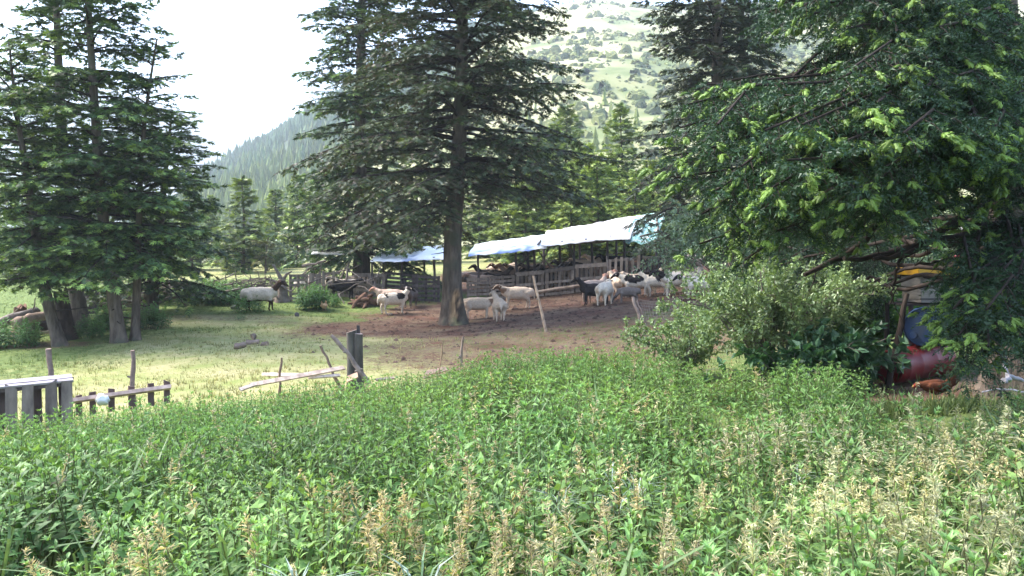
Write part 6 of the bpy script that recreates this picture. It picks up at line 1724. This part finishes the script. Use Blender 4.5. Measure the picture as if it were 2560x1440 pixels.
def drum(a, b, r, mat, label, ribs=(.12, .36, .64, .88), bung=False):
    a = np.asarray(a, float); b = np.asarray(b, float); t = unit(b - a); L = np.linalg.norm(b - a)
    root = thing('drum', (a + b) / 2 - UPV * r, label, 'drum', None)
    prof = [(0, .93), (.015, .985), (.03, 1.0)]
    for q in ribs: prof += [(q - .025, 1.0), (q - .01, 1.035), (q + .01, 1.035), (q + .025, 1.0)]
    prof += [(.97, 1.0), (.985, .985), (1, .93)]
    P = np.array([a + t * L * q[0] for q in prof]); g = Geo().add(*tube(P, np.array([q[1] * r for q in prof]), 26, False)); build('body', g, M[mat], root, True)
    for e, s in ((a, 1), (b, -1)):
        build('end_cap', Geo().add(*tube(np.stack([e + t * s * .012, e + t * s * .03]), [r * .935, r * .935], 26, True)), M[mat], root, False)
        build('rim', Geo().add(*tube(np.stack([e - t * s * .012, e + t * s * .008, e + t * s * .02]), [r * .95, r * .985, r * .99], 26, False)), M[mat], root, True)
    if bung:
        s_ = unit(np.cross(t, UPV))
        for q in (.55, -.5):
            c_ = a + s_ * r * q - UPV * r * .42; build('bung', Geo().add(*tube(np.stack([c_ + t * .02, c_ - t * .025]), [.045, .04], 12, True, 0, None, (1.5, 1.5, 1.5))), M[mat], root, True)
    return root
gl_ = float(gz((2285 - CX) / F * 9.9, 9.9))
ra0 = W(2222, 905, 9.75); ra1 = W(2352, 912, 10.25)
rad_ = .21
ra0[2] = float(gz(ra0[0], ra0[1])) + rad_; ra1[2] = float(gz(ra1[0], ra1[1])) + rad_
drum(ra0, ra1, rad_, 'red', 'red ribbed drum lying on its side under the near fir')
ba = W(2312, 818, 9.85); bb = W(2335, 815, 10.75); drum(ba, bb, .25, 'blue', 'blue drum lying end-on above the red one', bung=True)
# the stand that carries the blue drum and the hive
st_ = thing('stand', G(2330, 10.6), 'dark rough plank stand behind the drums carrying the hive', 'stand')
zt = hz_at(757)
for dx in (-.34, .34):
    for dy in (-.24, .42):
        g0 = np.array([hx0 + dx, hy0 + dy, float(gz(hx0 + dx, hy0 + dy))]); stick('leg', g0 - UPV * .03, np.array([g0[0], g0[1], zt - .02]), .035, .03, M['darkwood'], st_, 5, 7, .015, rg, (.7, .65, .65))
plank('deck_board', np.array([hx0 - .42, hy0 - .15, zt - .012]), np.array([hx0 + .42, hy0 - .15, zt - .012]), .22, .025, UPV, M['darkwood'], st_, rg, (.8, .75, .75))
plank('deck_board', np.array([hx0 - .42, hy0 + .12, zt - .012]), np.array([hx0 + .42, hy0 + .12, zt - .012]), .22, .025, UPV, M['darkwood'], st_, rg, (.8, .75, .75))
zc_ = ba[2] - .25
plank('cross_board', np.array([hx0 - .42, hy0 - .24, zc_ - .03]), np.array([hx0 + .42, hy0 - .24, zc_ - .03]), .10, .03, UPV, M['darkwood'], st_, rg, (.7, .65, .65))
plank('cross_board', np.array([hx0 - .42, hy0 + .42, zc_ - .03]), np.array([hx0 + .42, hy0 + .42, zc_ - .03]), .10, .03, UPV, M['darkwood'], st_, rg, (.7, .65, .65))
stick('prop', G(2222, 9.5) - UPV * .05, W(2268, 735, 9.9), .040, .032, M['limb'], None, 7, 8, .03, rg); tag(bpy.data.objects['prop'], 'dark slanting prop to the left of the drums', 'prop')
# white-grey limb pieces, a bent white stick, a slate-coloured bundle
for k, (x0, y0, d0, x1, y1, d1, r, lab) in enumerate([(2510, 890, 8.0, 2521, 945, 7.9, .022, 'short upright bleached stick under the low boughs'), (2518, 940, 7.9, 2556, 952, 8.1, .024, 'bleached stick lying on the soil at the right edge'), (2508, 952, 7.8, 2526, 948, 7.9, .03, 'bleached chunk at the foot of the upright bleached stick')]):
    stick('bleached_stick', W(x0, y0, d0), W(x1, y1, d1), r, r * .7, M['greywood'], None, 5, 7, .015, rg, (1.2, 1.2, 1.2)); tag(bpy.data.objects['bleached_stick' if k == 0 else 'bleached_stick.%03d' % k], lab, 'stick')
P_ = np.array([W(*q) for q in [(2455, 980, 7.2), (2490, 973, 7.2), (2530, 974, 7.15), (2570, 984, 7.1), (2610, 990, 7.1)]])
tag(build('bent_stick', Geo().add(*tube(P_, [.006, .007, .008, .008, .008], 7, True, .05, rg, (2.0, 1.95, 1.9))), M['greywood'], None, True, origin=P_[0]), 'thin white bent stick among the seed heads at the right edge', 'stick')
# wire fence beyond, with a pale post and a red box
wf = thing('wire_fence', G(2400, 17.0), 'pale wire mesh fence beyond the near fir', 'wire fence'); wg = Geo()
a0 = G(2290, 17.3); a1 = G(2520, 16.6)
for k in range(34):
    t = k / 33; b_ = a0 * (1 - t) + a1 * t; wg.add(*tube(np.stack([b_, b_ + UPV * .95]), .0035, 3, False))
for k in range(9):
    z = .05 + .9 * k / 8; wg.add(*tube(np.stack([a0 + UPV * z, (a0 + a1) / 2 + UPV * (z - .02), a1 + UPV * z]), .0035, 3, False))
tag(build('mesh', wg, M['wire'], wf, False), kind='stuff')
for px in (2300, 2365, 2450):
    t = (px - 2290) / 230; b_ = a0 * (1 - t) + a1 * t; stick('post', b_ - UPV * .05, b_ + UPV * 1.0, .03, .025, M['oldwood'], wf, 5, 6, .01, rg, (1.3, 1.2, 1.15))
plank('white_post', G(2412, 19.0), W(2412, 545, 19.0), .13, .10, np.array([0, -1., 0]), M['greywood'], None, rg, (1.4, 1.4, 1.4), .01); tag(bpy.data.objects['white_post'], 'pale squared post seen through the gap in the near boughs', 'post')
tag(build('red_crate', Geo().add(*boxg(W(2404, 652, 12.5), .16, .16, .17, .3)), M['red'], None, False, origin=W(2404, 652, 12.5)), 'dark red box on the hurdle behind the beehive', 'box')
plank('hurdle_board', W(2360, 672, 12.5), W(2450, 668, 12.5), .16, .03, UPV, M['darkwood'], None, rg); o = bpy.data.objects['hurdle_board']; tag(o, 'dark shelf board under the red box', 'board')
for px in (2366, 2444): stick('shelf_leg', G(px, 12.5), W(px, 671, 12.5), .03, .025, M['darkwood'], None, 4, 6, .01, rg)
tag(bpy.data.objects['shelf_leg'], 'leg under the end of the shelf board nearer the hive', 'post'); tag(bpy.data.objects['shelf_leg.001'], 'leg under the far end of the shelf board', 'post')
print('TRIANGLES', TRIS['n'], 'OBJECTS', len(bpy.data.objects))
